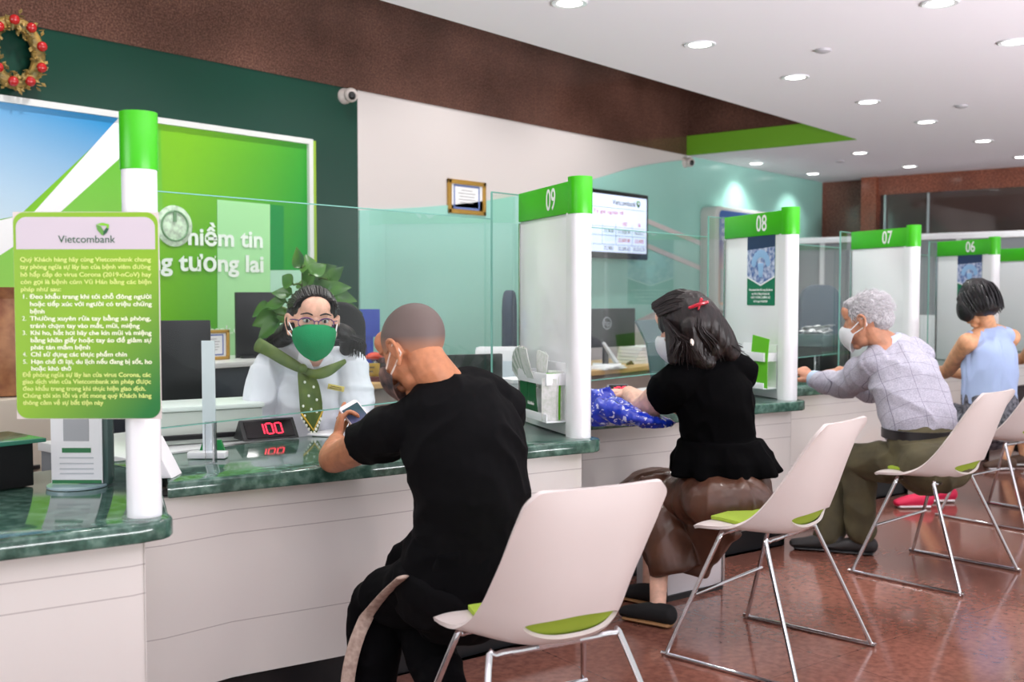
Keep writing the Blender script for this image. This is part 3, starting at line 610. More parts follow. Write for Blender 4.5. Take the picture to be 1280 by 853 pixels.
poster(4, .235, 1.475, .27, .385, 'blurred blue poster on divider 06 beyond the dark bob')

# ---------------------------------------------------------------- leaflet racks and leaflets
BROG = mat('leaflet_dark_green', (14, 92, 48), .4); BROL = mat('leaflet_lime', (104, 196, 28), .4); BROW = mat('leaflet_paper', (214, 220, 212), .5, rgb2=(236, 236, 236), noise_scale=60)
def rack(i, lab):
    F_ = on_face(i, .235, .95); r = empty('leaflet_rack', F_.translation, 0, lab, 'rack', 'wall leaflet racks on the dividers')
    def box(n, c, s, bev=.004): b = MB(); b.box(c, s, bev=bev, M=F_); b.build(n, WHITE, r)
    box('back_plate', (0, 0, .003), (.33, .24, .006)); b = MB(); b.box((0, .055, .085), (.33, .048, .005), bev=.002, M=F_); b.box((-.163, .055, .045), (.005, .048, .085), bev=.002, M=F_); b.box((.163, .055, .045), (.005, .048, .085), bev=.002, M=F_); b.build('upper_band', WHITE, r)
    b = MB(); b.box((0, -.115, .045), (.33, .006, .085), bev=.002, M=F_); b.box((0, -.1, .085), (.33, .032, .005), bev=.002, M=F_); b.build('bottom_tray', WHITE, r)
    return F_, r
def leaflet(F_, x, z, dep, wd, ht, m, lab, group, tilt=0, lean=0, txt=None, yaw=0):
    M = F_ @ Matrix.Translation((x, z, dep)) @ Matrix.Rotation(lean, 4, 'X') @ Matrix.Rotation(tilt, 4, 'Z') @ Matrix.Rotation(yaw, 4, 'Y')
    b = MB(); rows = [[M @ V((wd * (k / 4 - .5), ht * j / 6, .012 * math.sin(j / 6 * 2.2))) for k in range(5)] for j in range(7)]
    b.grid(rows); o = b.build('leaflet', m, solid=.0025); tag(o, lab, 'leaflet', group)
    if txt: text(txt, M @ frame((0, ht * .3, .017), (1, 0, 0), (0, 1, 0)), .018, NUMT, o, width=wd * .8)
    return o
F9, _ = rack(1, 'white leaflet rack full of leaflets on divider 09')
for x, w_ in ((-.105, 'left'), (-.01, 'right')): leaflet(F9, x, -.105, .07, .088, .17, BROG, w_ + ' dark green leaflet of the two low in the rack on divider 09', 'dark green leaflets in the rack on divider 09', txt='Gói tài khoản')
BROT = mat('leaflet_tint', (150, 170, 154), .5, rgb2=(196, 204, 196), noise_scale=50)
for k in range(9): leaflet(F9, -.15 + .017 * k, -.01 + .003 * k, .02 + .0065 * k, .088, .20 - .004 * k, BROT if k % 2 else BROW, 'pale leaflet in the fan on divider 09, %s from the left' % ORD[k].replace('bottom', 'first'), 'pale leaflets fanned in the rack on divider 09', tilt=.98 - .125 * k, lean=.25)
for k in range(3): leaflet(F9, -.01 + .03 * k, .0, .03 + .012 * k, .1, .16, BROW, 'pale upright leaflet in the rack on divider 09, %s from the left' % ORD[k].replace('bottom', 'first'), 'pale upright leaflets in the rack on divider 09', tilt=-.08 * k)
for k in range(4): leaflet(F9, .115 + .008 * k, -.11, .03 + .012 * k, .06, .2 - .01 * k, BROL if k == 1 else BROW, 'lime edged leaflet at the right end of the rack on divider 09' if k == 1 else 'pale leaflet at the right end of the rack on divider 09, %s outwards' % ORD[k].replace('bottom', 'first'), None if k == 1 else 'pale leaflets at the right end of the rack on divider 09', yaw=1.0, tilt=-.06)
F8, _ = rack(2, 'white leaflet rack with a lime leaflet on divider 08')
leaflet(F8, .09, -.105, .065, .16, .27, BROL, 'lime green leaflet standing in the rack on divider 08', None, tilt=-.12)
leaflet(F8, -.04, -.105, .06, .1, .14, BROG, 'dark green leaflet in the rack on divider 08', None, txt='Dịch vụ thẻ')
leaflet(F8, -.1, .0, .05, .1, .16, BROW, 'white leaflet leaning out of the rack on divider 08', None, tilt=.9)

# ---------------------------------------------------------------- things on the counters
def wedge(c, rz, s, txt, lab, shell, dig, name='queue_display'):
    r = empty(name, c, rz, lab, 'display'); M = wm(r); L, D_, H_ = s
    b = MB(); b.prism([(-D_ / 2, 0), (D_ / 2, 0), (.0, H_)], -L / 2, L / 2, bev=.003, M=M @ Matrix(((0, 0, 1, 0), (1, 0, 0, 0), (0, 1, 0, 0), (0, 0, 0, 1)))); b.build('case', shell, r)
    # sloped face towards -Y
    n = V((0, -H_, D_ / 2)).normalized(); up = V((0, D_ / 2, H_)).normalized(); ctr = V((0, -D_ / 4, H_ / 2)) + n * .003
    F_ = M @ frame(ctr, (1, 0, 0), up); b = MB(); b.box((0, 0, 0), (L * .86, H_ * 1.0, .002), M=F_); b.build('display_window', mat('display_black', (16, 8, 12), .15), r, smooth=False)
    seg7(F_, txt, H_ * .62, dig, r); return r
def seg7(F_, txt, h, m, parent):
    b = MB(); wd = h * .55; t = h * .13; x = -(len(txt) * wd * 1.45 - wd * .45) / 2 + wd / 2
    SG = {'0': 'abcdef', '1': 'bc', '8': 'abcdefg', '9': 'abcdfg'}
    pos = {'a': (0, h / 2, wd - t, t), 'g': (0, 0, wd - t, t), 'd': (0, -h / 2, wd - t, t), 'b': (wd / 2, h / 4, t, h / 2 - t * .3), 'c': (wd / 2, -h / 4, t, h / 2 - t * .3), 'f': (-wd / 2, h / 4, t, h / 2 - t * .3), 'e': (-wd / 2, -h / 4, t, h / 2 - t * .3)}
    for ch in txt:
        for q in SG[ch]: cx, cy, sx, sy = pos[q]; b.box((x + cx, cy, .0022), (sx, sy, .001), M=F_)
        x += wd * 1.45
    b.build('led_digits', m, parent, smooth=False)
LED = mat('led_red', (255, 40, 70), .4, emit=1.6)
p = PZ(333, 548, CT); wedge((p.x, p.y, CT + .001), rzf(16), (.225, .12, .075), '100', 'black wedge queue display glowing red 100 on the marble by the staff member', BLACK, LED)
p = PZ(772, 497, CT); wedge((p.x, p.y, CT + .001), rzf(38), (.12, .07, .07), '100', 'small grey queue display behind the blue bag', GREYP, LED)
# leaflet holder with a white card
p = PZ(97, 608, CT); ch = empty('card_holder', (p.x, p.y, CT), 0, 'clear stand holding a white card with a green bar, under the notice', 'stand')
F_ = frame((p.x, p.y, CT + .002), RV, UV); b = MB(); b.lathe([(.001, 0), (.085, 0), (.085, .006), (.001, .006)], (0, 0, 0), M=Matrix.Translation((p.x, p.y, CT + .001))); b.build('base', mat('smoked_plastic', (176, 200, 210), .1), ch)
b = MB(); b.box((.0, .125, .0), (.15, .235, .006), M=F_); b.build('card', PAPER, ch, smooth=False)
b = MB(); b.box((0, .17, .0036), (.075, .075, .001), M=F_); b.build('printed_block', mat('card_grey', (168, 170, 174), .5), ch, smooth=False)
b = MB(); b.box((0, .105, .0036), (.085, .014, .001), M=F_); b.box((0, .012, .0036), (.146, .01, .001), M=F_); b.build('green_bar', mat('card_green', (40, 120, 70), .5), ch, smooth=False)
b = MB(); [b.box((0, z, .0036), (.1, .004, .001), M=F_) for z in (.083, .066, .05, .036)]; b.build('printed_lines', mat('card_line', (196, 200, 204), .5), ch, smooth=False)
b = MB(); b.box((.045, .12, -.03), (.09, .24, .05), M=F_, bev=.004); b.build('pen_box', mat('clear_dark_plastic', (70, 96, 92), .15), ch)
# second folded card
p = PZ(208, 600, CT); b = MB(); F_ = frame((p.x + .02, p.y + .08, CT + .001), RV, UV); b.prism([(-.07, 0), (.06, 0), (-.0, .12)], -.05, .05, M=F_, bev=.002); tag(b.build('folded_card', PAPER, smooth=False), 'white folded paper card beside the nearest post', 'card')
# acrylic blade with green card
p = PZ(262, 572, CT); ab = empty('acrylic_sign_stand', (p.x, p.y, CT), 0, 'tall clear acrylic stand with a green card at its foot', 'stand')
F_ = frame((p.x, p.y, CT + .001), RV, UV); b = MB(); b.box((0, .205, 0), (.045, .40, .006), M=F_); b.build('acrylic_blade', mat('frosted_acrylic', (214, 222, 226), .12), ab, smooth=False)
b = MB(); b.box((0, .012, .02), (.13, .022, .05), bev=.004, M=F_); b.build('base', WHITE, ab)
b = MB(); b.prism([(-.05, 0), (.05, 0), (.03, .055), (-.03, .055)], -.045, -.03, M=F_); b.build('green_card', mat('card_bright_green', (20, 140, 70), .4), ab, smooth=False)
# low black console at the far left
cs = empty('console', (1.3, 3.1, CT), 0, 'low black console with a glass shelf at the far left of the counter', 'console')
b = MB(); b.box((1.18, 3.16, CT + .066), (.6, .2, .13), bev=.004); b.build('body', SOFTBLACK, cs)
b = MB(); b.box((1.18, 3.14, CT + .138), (.64, .24, .012), bev=.002); b.build('glass_shelf', mat('shelf_glass', (46, 120, 96), .1), cs)
# white counter-top printer behind the counter
pr_ = empty('desktop_printer', (2.5, 3.7, .72), 0, 'low white printer behind the counter beside the staff member', 'printer')
p = J(250, 535, 4.22); F_ = Matrix.Translation((p.x, p.y, .761)) @ Matrix.Rotation(-.35, 4, 'Z'); b = MB(); b.box((0, 0, .065), (.44, .26, .13), bev=.012, M=F_); b.build('casing', mat('printer_beige', (196, 204, 196), .4), pr_)
b = MB(); b.box((0, 0, .14), (.45, .28, .02), bev=.006, M=F_); b.build('lid', mat('printer_white', (222, 232, 226), .35), pr_)
b = MB(); b.box((-.02, -.135, .03), (.4, .02, .02), bev=.003, M=F_); b.build('paper_slot', BLACK, pr_)

# blue plastic bag
bag = MB(); c0 = J(762, 511, 4.50); c1 = J(812, 520, 4.42); c2 = J(738, 500, 4.62)
bag.limb([(V((c2.x, c2.y, CT + .045)), .07, .04), (V((c0.x, c0.y, CT + .06)), .13, .062), (V((c1.x, c1.y + .03, CT + .03)), .10, .026), (V((c1.x + .12, c1.y + .02, CT + .018)), .08, .012)], ref=(.3, 1, 0), seg=20)
def crumple(me, W):
    me.update(); ns = [v.normal.copy() for v in me.vertices]
    for v, n in zip(me.vertices, ns):
        a = noise.noise(v.co * 11) ; c = noise.noise(v.co * 33 + V((5, 5, 5))); v.co += n * (.010 * (1 - abs(a) * 3) + .003 * (1 - abs(c) * 3)); v.co.z = max(v.co.z, CT + .002)
BAGM = mat('blue_plastic', (26, 60, 190), .16, coat=.6, rgb2=(30, 66, 196), noise_scale=1)
def bagmat():
    nt = BAGM.node_tree; N = nt.nodes; L = nt.links; b_ = N['Principled BSDF']; tc = N.new('ShaderNodeTexCoord'); n = N.new('ShaderNodeTexNoise'); n.inputs['Scale'].default_value = 26; n.inputs['Detail'].default_value = 1; n.inputs['Distortion'].default_value = 2
    L.new(tc.outputs['Object'], n.inputs[0]); cr = N.new('ShaderNodeValToRGB'); e = cr.color_ramp.elements; e[0].position = .615; e[1].position = .64; e[0].color = lin((26, 56, 186)); e[1].color = lin((206, 214, 246)); L.new(n.outputs[0], cr.inputs[0]); L.new(cr.outputs[0], b_.inputs['Base Color'])
bagmat()
tag(bag.build('plastic_bag', BAGM, voxel=.006, iters=2, post=crumple), 'crumpled blue plastic bag with white print under the woman\'s elbow', 'bag')

# white glossy bin under the counter
bp = PZ(868, 742, 0); bn = empty('steel_bin', (bp.x, bp.y, 0), 0, 'square bright steel bin on the floor below the woman in the brown skirt', 'bin')
b = MB(); b.box((bp.x, bp.y + .08, .19), (.34, .2, .33), rz=-.25, bev=.006); b.build('body', mat('bin_white_steel', (226, 228, 232), .12, .3), bn)
b = MB(); b.box((bp.x, bp.y + .08, .0125), (.35, .21, .025), rz=-.25); b.build('base', BLACK, bn); b = MB()
for s in (-1, 1): b.box((bp.x + .165 * s * math.cos(.25), bp.y + .08 - .165 * s * math.sin(.25) - .095, .19), (.012, .012, .33), rz=-.25)
b.build('edge_strip', STEEL, bn)

# ---------------------------------------------------------------- behind the counter
def desk(x0, x1, y0, y1, z, top, panel, lab):
    r = empty('staff_desk', ((x0 + x1) / 2, (y0 + y1) / 2, 0), 0, lab, 'desk')
    b = MB(); b.box(((x0 + x1) / 2, (y0 + y1) / 2, z - .0175), (x1 - x0, y1 - y0, .035), bev=.004); b.build('desk_top', top, r)
    b = MB(); b.box(((x0 + x1) / 2, y0 + .05, (z - .036) / 2), (x1 - x0 - .06, .02, z - .036)); b.build('modesty_panel', panel, r)
    for x in (x0 + .02, x1 - .02): b = MB(); b.box((x, (y0 + y1) / 2 + .03, (z - .036) / 2), (.03, y1 - y0 - .1, z - .036)); b.build('side_panel', panel, r)
TAUPE = mat('desk_panel', (150, 138, 130), .3)
desk(4.0, 4.98, 4.55, 5.25, .82, WOOD, TAUPE, 'wood topped desk with the gold name plate behind the staff member')
desk(5.9, 8.3, 4.5, 5.25, .77, WOOD, TAUPE, 'long wood topped desk carrying the dark monitor under the television')
desk(3.9, 4.75, 3.6, 4.12, .70, mat('desk_white_top', (210, 214, 214), .3), mat('desk_grey_panel', (120, 124, 128), .4), 'pale work desk behind the man in black')
desk(2.0, 2.62, 3.45, 4.1, .76, MATS['desk_white_top'], MATS['desk_grey_panel'], 'low pale desk under the white printer')
desk(5.7, 6.7, 3.5, 3.9, .70, MATS['desk_white_top'], MATS['desk_grey_panel'], 'pale work desk behind the woman in the black blouse')
desk(9.3, 10.4, 4.3, 4.9, .74, MATS['desk_white_top'], MATS['desk_grey_panel'], 'pale work desk beyond divider 08 with the black printer')
r = empty('low_cabinet', (3.2, 5.2, 0), 0, 'dark cabinet with a white top behind the acrylic stand', 'cabinet')
b = MB(); b.box((2.8, 5.15, .47), (2.3, .5, .94), bev=.006); b.build('body', mat('cabinet_dark', (44, 50, 58), .3), r)
b = MB(); b.box((2.8, 5.14, .955), (2.34, .54, .03), bev=.004); b.build('top', mat('cabinet_top', (222, 222, 220), .3), r)
b = MB(); b.box((2.8, 4.895, .6), (2.3, .012, .03)); b.build('edge_rail', mat('cabinet_rail', (140, 148, 156), .3), r)
def monitor(px, py, D, wd, ht, rz, base_z, lab, back=True, logo_=None):
    c = J(px, py, D); r = empty('computer_monitor', (c.x, c.y, base_z), rz, lab, 'monitor'); M = wm(r); z = c.z - base_z
    b = MB(); b.box((0, 0, z), (wd, .03, ht), bev=.006, M=M); b.box((0, .02, z), (wd * .6, .03, ht * .6), bev=.01, M=M); b.build('panel', BLACK, r)
    b = MB(); b.box((0, .0, (z - ht / 2) / 2 + .02), (.05, .02, max(.06, z - ht / 2 + .04)), M=M); b.box((0, .0, .006), (.22, .16, .012), bev=.004, M=M); b.build('stand', BLACK, r)
    if logo_: text(logo_, M @ frame((.0, -.0165, z + ht * .12), (1, 0, 0), (0, 0, 1)), .07, GREYP, r); b = MB(); b.tube([M @ V((.045 * math.cos(a * .2618), -.0165, z + ht * .12 + .045 * math.sin(a * .2618))) for a in range(24)], .004, seg=6, closed=True); b.build('logo_ring', GREYP, r)
    return r
monitor(757, 410, 8.15, .64, .30, rzf(10), .77, 'dark monitor seen from behind under the television', logo_='hp')
monitor(590, 462, 4.85, .30, .14, rzf(25), .781, 'low black screen just above the shoulder of the man in black')
monitor(322, 410, 6.2, .26, .42, rzf(25), .97, 'black upright screen on the dark cabinet behind the staff member')
monitor(228, 452, 4.6, .24, .36, rzf(30), .76, 'dark screen standing by the white printer at the left')
c = J(262, 422, 6.1); cert('certificate_frame', V((3.49, 5.1, 1.056)), .23, .17, 0, 'gold framed certificate standing on the dark cabinet', 'certificate')
def office_chair(px, py, D, lab, m=NAVY, s=1.0, rz=0):
    c = J(px, py, D); r = empty('office_chair', (c.x, c.y, 0), rz, lab, 'chair'); M = wm(r)
    b = MB(); pts = [(x * s, z * s) for x, z in rrect(.44, .56, .16, 8)]; b.prism(pts, -.03, .03, bev=.02, M=M @ frame((0, 0, c.z), (1, 0, 0), (0, 0, 1))); b.build('backrest', m, r)
    b = MB(); b.box((0, -.26, .46), (.48, .46, .09), bev=.035, M=M, seg=4); b.build('seat', m, r)
    b = MB(); b.tube([M @ V((0, .03, c.z - .1)), M @ V((0, .07, .6)), M @ V((0, .0, .42)), M @ V((0, -.2, .41))], .02, sub=3); b.tube([M @ V((0, -.24, .41)), M @ V((0, -.24, .1))], .025)
    for k in range(5): a = k * 1.2566; b.tube([M @ V((0, -.24, .1)), M @ V((.28 * math.cos(a), -.24 + .28 * math.sin(a), .06))], .015); b.ell((.28 * math.cos(a), -.24 + .28 * math.sin(a), .03), (.028, .028, .028), M=M, seg=10, rings=6)
    b.build('swivel_base', BLACK, r); return r
office_chair(637, 418, 6.7, 'dark navy office chair behind the tall pile of white files', rz=.6)
office_chair(1025, 396, 9.3, 'dark blue-grey office chair seen through the glass between dividers 08 and 07', rz=-.5, m=mat('slate_fabric', (88, 98, 112), .85))
# items on the wood desk
p = J(459, 404, 6.45); b = MB(); b.box((p.x, p.y, p.z), (.16, .012, .17), rz=-.4); b.box((p.x, p.y + .02, (p.z + .82) / 2), (.10, .02, p.z - .82), rz=-.4); tag(b.build('blue_card', mat('card_blue', (24, 60, 170), .3), smooth=False), 'bright blue card standing on the desk behind the staff member', 'card')
r = empty('desk_tray', (p.x + .08, p.y - .1, .82), 0, 'dark red tray stack on the wood desk beside the plant', 'tray'); b = MB()
for k in range(3): b.box((p.x + .12, p.y - .12, .836 + .055 * k), (.26, .2, .03), rz=-.4, bev=.006)
b.build('tray', mat('dark_red_lacquer', (82, 22, 24), .3), r); b = MB()
for s in (-1, 1): b.box((p.x + .12 + .11 * s, p.y - .12, .89), (.015, .18, .14), rz=-.4)
b.build('upright', MATS['dark_red_lacquer'], r)
q = J(468, 417, 6.35); b = MB(); b.limb([(V((q.x - .07, q.y, .965)), .012), (V((q.x, q.y, .97)), .028, .024), (V((q.x + .09, q.y, .955)), .02)], seg=10); tag(b.build('orange_ornament', mat('orange_red', (222, 74, 40), .3), smooth=True), 'small orange red ornament on the dark red tray stack', 'ornament')
q = J(470, 437, 6.4); b = MB(); b.prism([(-.05, 0), (.05, 0), (0, .12)], -.06, .06, M=frame((q.x, q.y, .821), RV, UV)); tag(b.build('tent_calendar', PAPER, smooth=False), 'small white tent calendar on the wood desk', 'calendar')
q = J(459, 452, 6.28); npx = empty('name_plate', (q.x, q.y, .82), 0, 'gold name plate on a dark red base at the edge of the wood desk', 'name plate'); F_ = frame((q.x, q.y, .821), RV, UV)
b = MB(); b.box((0, .015, 0), (.2, .03, .06), M=F_, bev=.003); b.build('base', MATS['dark_red_lacquer'], npx); b = MB(); b.box((0, .07, .0), (.15, .08, .012), M=F_, bev=.002); b.build('plate', mat('plate_gold', (196, 160, 60), .3, .6), npx)
b = MB(); b.box((0, .085, .007), (.09, .01, .001), M=F_); b.box((0, .06, .007), (.07, .01, .001), M=F_); b.build('engraved_lines', mat('engraving', (90, 70, 20), .5), npx, smooth=False)
q = J(447, 442, 6.4)
for k in range(5):
    b = MB(); b.box((q.x + .03, q.y + .05, .829 + .018 * k), (.3, .21, .016), rz=-.3 + .06 * k); tag(b.build('paper_folder', PAPER, smooth=False), 'white paper folder beside the gold name plate, %s from below' % ORD[k].replace('bottom', 'first'), 'folder', 'white folders beside the gold name plate')
# pile of files in a white file box
fb = J(622, 470, 6.0); r = empty('file_box', (fb.x, fb.y, .70), 0, 'pale translucent file box behind the shoulder of the man in black', 'box'); F_ = frame((fb.x, fb.y, .701), RV, UV)
b = MB()
for cx, cy, cz, sx, sy, sz in ((0, .13, .07, .25, .27, .006), (0, .13, -.11, .25, .27, .006), (-.125, .13, -.02, .006, .27, .18), (.125, .13, -.02, .006, .27, .18), (0, .003, -.02, .25, .006, .18)): b.box((cx, cy, cz), (sx, sy, sz), M=F_)
b.build('walls', mat('file_box_plastic', (204, 216, 224), .3), r, smooth=False)
for k in range(14):
    b = MB(); b.box((-.005 + rr.uniform(-.01, .01), .165 + rr.uniform(0, .02), -.1 + .0115 * k), (.225, .31, .007), M=F_); tag(b.build('paper_file', PAPER, smooth=False), 'white paper file in the pale file box, %s from the front' % ORD[k].replace('bottom', 'first'), 'file', 'white files in the pale file box')
for k in range(10):
    b = MB(); b.box((-.155 - .011 * k, .13 + rr.uniform(0, .01), -.02), (.008, .25, .16), M=F_); tag(b.build('binder', mat('binder_white', (228, 232, 236), .4) if k == 0 else MATS['binder_white'], smooth=False), 'thin white binder left of the pale file box, %s from the box' % ORD[k].replace('bottom', 'first'), 'binder', 'white binders beside the pale file box')
for k in range(9):
    q = J(652, 520, 4.95); b = MB(); b.box((q.x + rr.uniform(-.01, .01), q.y, .79 + .019 * k), (.2, .16, .016), rz=rr.uniform(-.5, -.2)); tag(b.build('document_stack', PAPER, smooth=False), 'white document bundle beside divider 09, %s of its stack from below' % ORD[k].replace('bottom', 'first'), 'documents', 'white document bundles beside divider 09')
# desk under the television
q = J(755, 446, 8.05); b = MB()
for k in range(3): b = MB(); b.box((q.x + .02 * k, q.y, .776 + .0105 * k), (.3, .22, .01), rz=.3 * k); tag(b.build('paper_sheaf', PAPER, smooth=False), 'loose white papers before the dark monitor, %s from below' % ORD[k].replace('bottom', 'first'), 'papers', 'loose papers before the dark monitor')
b = MB(); M = Matrix.Translation((q.x + .1, q.y + .02, .89)) @ Matrix.Rotation(-.5, 4, 'Z') @ Matrix.Rotation(.9, 4, 'Y'); b.box((0, 0, 0), (.2, .07, .02), bev=.006, M=M); tag(b.build('telephone_handset', mat('handset_white', (224, 224, 228), .3)), 'white telephone handset leaning up from the papers', 'telephone')
q = J(800, 436, 8.75)
for k in range(5): b = MB(); b.box((q.x + .01 * k, q.y, .783 + .028 * k), (.32, .24, .024), rz=-.3 + .05 * k); tag(b.build('document_bundle', PAPER, smooth=False), 'white bundle on the long desk beyond the monitor, %s from below' % ORD[k].replace('bottom', 'first'), 'documents', 'white bundles on the long desk')
b = MB(); q = J(787, 450, 8.45); b.tube([(q.x - .03, q.y, .777), (q.x + .03, q.y, .782), (q.x + .05, q.y + .02, .792)], .008); b.tube([(q.x - .02, q.y + .02, .777), (q.x + .01, q.y - .01, .80), (q.x + .04, q.y - .01, .777)], .008); tag(b.build('bunch_of_keys', mat('key_brown', (90, 66, 40), .4)), 'small brown bunch of keys on the edge of the long desk', 'keys')
# grey tilted document holder in front of the woman in black
q0 = J(795, 405, 5.8); ho = empty('document_holder', (q0.x, q0.y, .70), 0, 'dark grey angled document holder in front of the woman in the black blouse', 'holder')
A_ = [J(794, 401, 5.75), J(819, 400, 5.95), J(831, 427, 5.95), J(808, 429, 5.75)]; B_ = [J(808, 429, 5.75), J(831, 427, 5.95), J(838, 475, 5.9), J(815, 476, 5.7)]
GR2 = mat('holder_grey', (96, 108, 116), .3)
b = MB(); b.grid([[A_[0], A_[1]], [A_[3], A_[2]]]); b.build('upper_leaf', GR2, ho, solid=.012, smooth=False)
b = MB(); b.grid([[B_[0], B_[1]], [B_[3], B_[2]]]); b.build('lower_leaf', mat('holder_grey_dark', (70, 88, 92), .25), ho, solid=.012, smooth=False)
m_ = (B_[2] + B_[3]) / 2; b = MB(); b.tube([m_, (m_.x, m_.y, .79)], .015); b.box((m_.x, m_.y, .788), (.2, .16, .014), bev=.004); b.build('foot', BLACK, ho)
q = PZ(828, 494, CT); b = MB(); b.box((q.x, q.y, CT + .03), (.05, .11, .05), rz=-.9, bev=.01); tag(b.build('card_reader', BLACK), 'small black card reader beside the hand of the woman in the black blouse', 'card reader')
# black printer beyond divider 08
q = J(1030, 445, 7.75); bpn = empty('black_printer', (q.x, q.y, .74), 0, 'black printer with a glass top beyond divider 08', 'printer'); F_ = Matrix.Translation((q.x, q.y, .781)) @ Matrix.Rotation(-.1, 4, 'Z')
b = MB(); b.box((0, 0, .09), (.42, .2, .18), bev=.01, M=F_); b.build('casing', BLACK, bpn); b = MB(); b.box((0, 0, .225), (.44, .22, .09), bev=.008, M=F_); b.build('smoked_cover', mat('smoked_cover', (74, 96, 98), .08, spec=.8), bpn); b = MB(); b.box((0, -.105, .13), (.44, .01, .03), M=F_); b.build('green_stripe', mat('stripe_green', (20, 74, 50), .3), bpn)
rr2 = random.Random(5)
q = J(1022, 414, 7.75); b = MB()
for k in range(14): b.grid([[V((q.x + rr2.uniform(-.2, .2), q.y + rr2.uniform(-.06, .06), 1.053)) + V((x * .1, y * .02, rr2.uniform(0, .06))) for x in (0, 1)] for y in (0, 1, 2)])
tag(b.build('crumpled_papers', PAPER, solid=.002), 'white crumpled papers on top of the black printer', 'papers')
q = J(1155, 440, 9.6); b = MB(); b.box((q.x, q.y, .9), (.2, .12, .5), rz=-.5, bev=.01); tag(b.build('white_machine', WHITE), 'white upright machine between dividers 07 and 06', 'machine')
# potted plant with large leaves
pc_ = J(385, 430, 5.35); pl = empty('potted_plant', (pc_.x, pc_.y, .0), 0, 'climbing plant with large green leaves behind the staff member', 'plant')
b = MB(); b.lathe([(.001, 0), (.12, 0), (.16, .3), (.17, .32), (.15, .32), (.14, .29), (.001, .29)], (pc_.x, pc_.y, .001)); b.build('pot', mat('pot_dark', (60, 44, 36), .5), pl)
b = MB(); b.limb([(V((pc_.x, pc_.y, .28)), .03), (V((pc_.x, pc_.y, 1.5)), .03)], seg=10); b.build('moss_pole', mat('moss', (60, 58, 34), .9), pl)
rr3 = random.Random(11); LEAFM = mat('leaf_green', (72, 122, 30), .35, rgb2=(36, 84, 26), noise_scale=9); stems = MB()
LEAVES = [(385, 330, .17), (372, 322, .14), (398, 336, .15), (405, 338, .16), (388, 345, .18), (408, 352, .18), (380, 352, .16), (420, 342, .12), (431, 372, .16), (437, 388, .17), (433, 405, .15), (436, 425, .16), (424, 360, .14), (352, 366, .14), (342, 380, .17), (330, 400, .18), (335, 412, .18), (348, 395, .16), (325, 388, .15), (358, 350, .14), (442, 440, .15), (350, 420, .16)]
for px, py, L_ in LEAVES:
    c = J(px, py, 5.2 + rr3.uniform(-.25, .25)); L_ *= .8; rt = V((pc_.x, pc_.y, min(1.48, max(.4, c.z - .1))))
    d = (RV * (px - 386) / 30 - TV * ((py - 385) / 40 + .25) + V((rr3.uniform(-.5, .5), rr3.uniform(-.5, .5), rr3.uniform(-.6, .3)))).normalized(); toc = (-HV + RV * rr3.uniform(-.7, .7) + V((0, 0, rr3.uniform(-.1, .9)))).normalized()
    side = d.cross(toc).normalized(); n_ = side.cross(d); n_ = n_ if n_.dot(-HV) > 0 else -n_; b = MB(); rows = []
    for j in range(9):
        t = j / 8; wv = L_ * .34 * math.sin(math.pi * min(1, t ** .62)) * (1 if t < .97 else .2)
        rows.append([c + d * (L_ * (t - .5)) + side * (wv * u) + n_ * (.14 * L_ * abs(u) * (1 - t) - .22 * L_ * t * t) for u in (-1, -.5, 0, .5, 1)])
    b.grid(rows); b.build('leaf', LEAFM, pl, solid=.0015); stems.tube([rt, (rt + c - d * (L_ * .5)) / 2 + V((0, 0, .04)), c - d * (L_ * .48)], .005, seg=6, sub=3)
stems.build('stems', mat('stem_green', (84, 110, 40), .5), pl)
# brown vase seen at the left edge
q = J(8, 470, 4.6); vz = empty('tall_vase', (q.x, q.y, .9), 0, 'blurred tall brown vase at the left edge behind the notice', 'vase'); b = MB(); b.lathe([(.001, 0), (.09, 0), (.11, .06), (.13, .2), (.08, .34), (.05, .42), (.07, .47), (.055, .47), (.04, .42), (.001, .4)], (q.x, q.y, .905)); b.build('body', mat('vase_brown', (128, 78, 52), .4, rgb2=(170, 120, 80), noise_scale=14), vz)
st = empty('side_stand', (q.x, q.y, 0), 0, 'pale side stand under the brown vase', 'stand'); b = MB(); b.box((q.x, q.y, .45), (.4, .35, .9), bev=.01); b.build('body', mat('stand_pale', (196, 186, 170), .5), st); b = MB(); b.box((q.x, q.y - .18, .6), (.1, .02, .02), bev=.004); b.build('handle', STEEL, st)

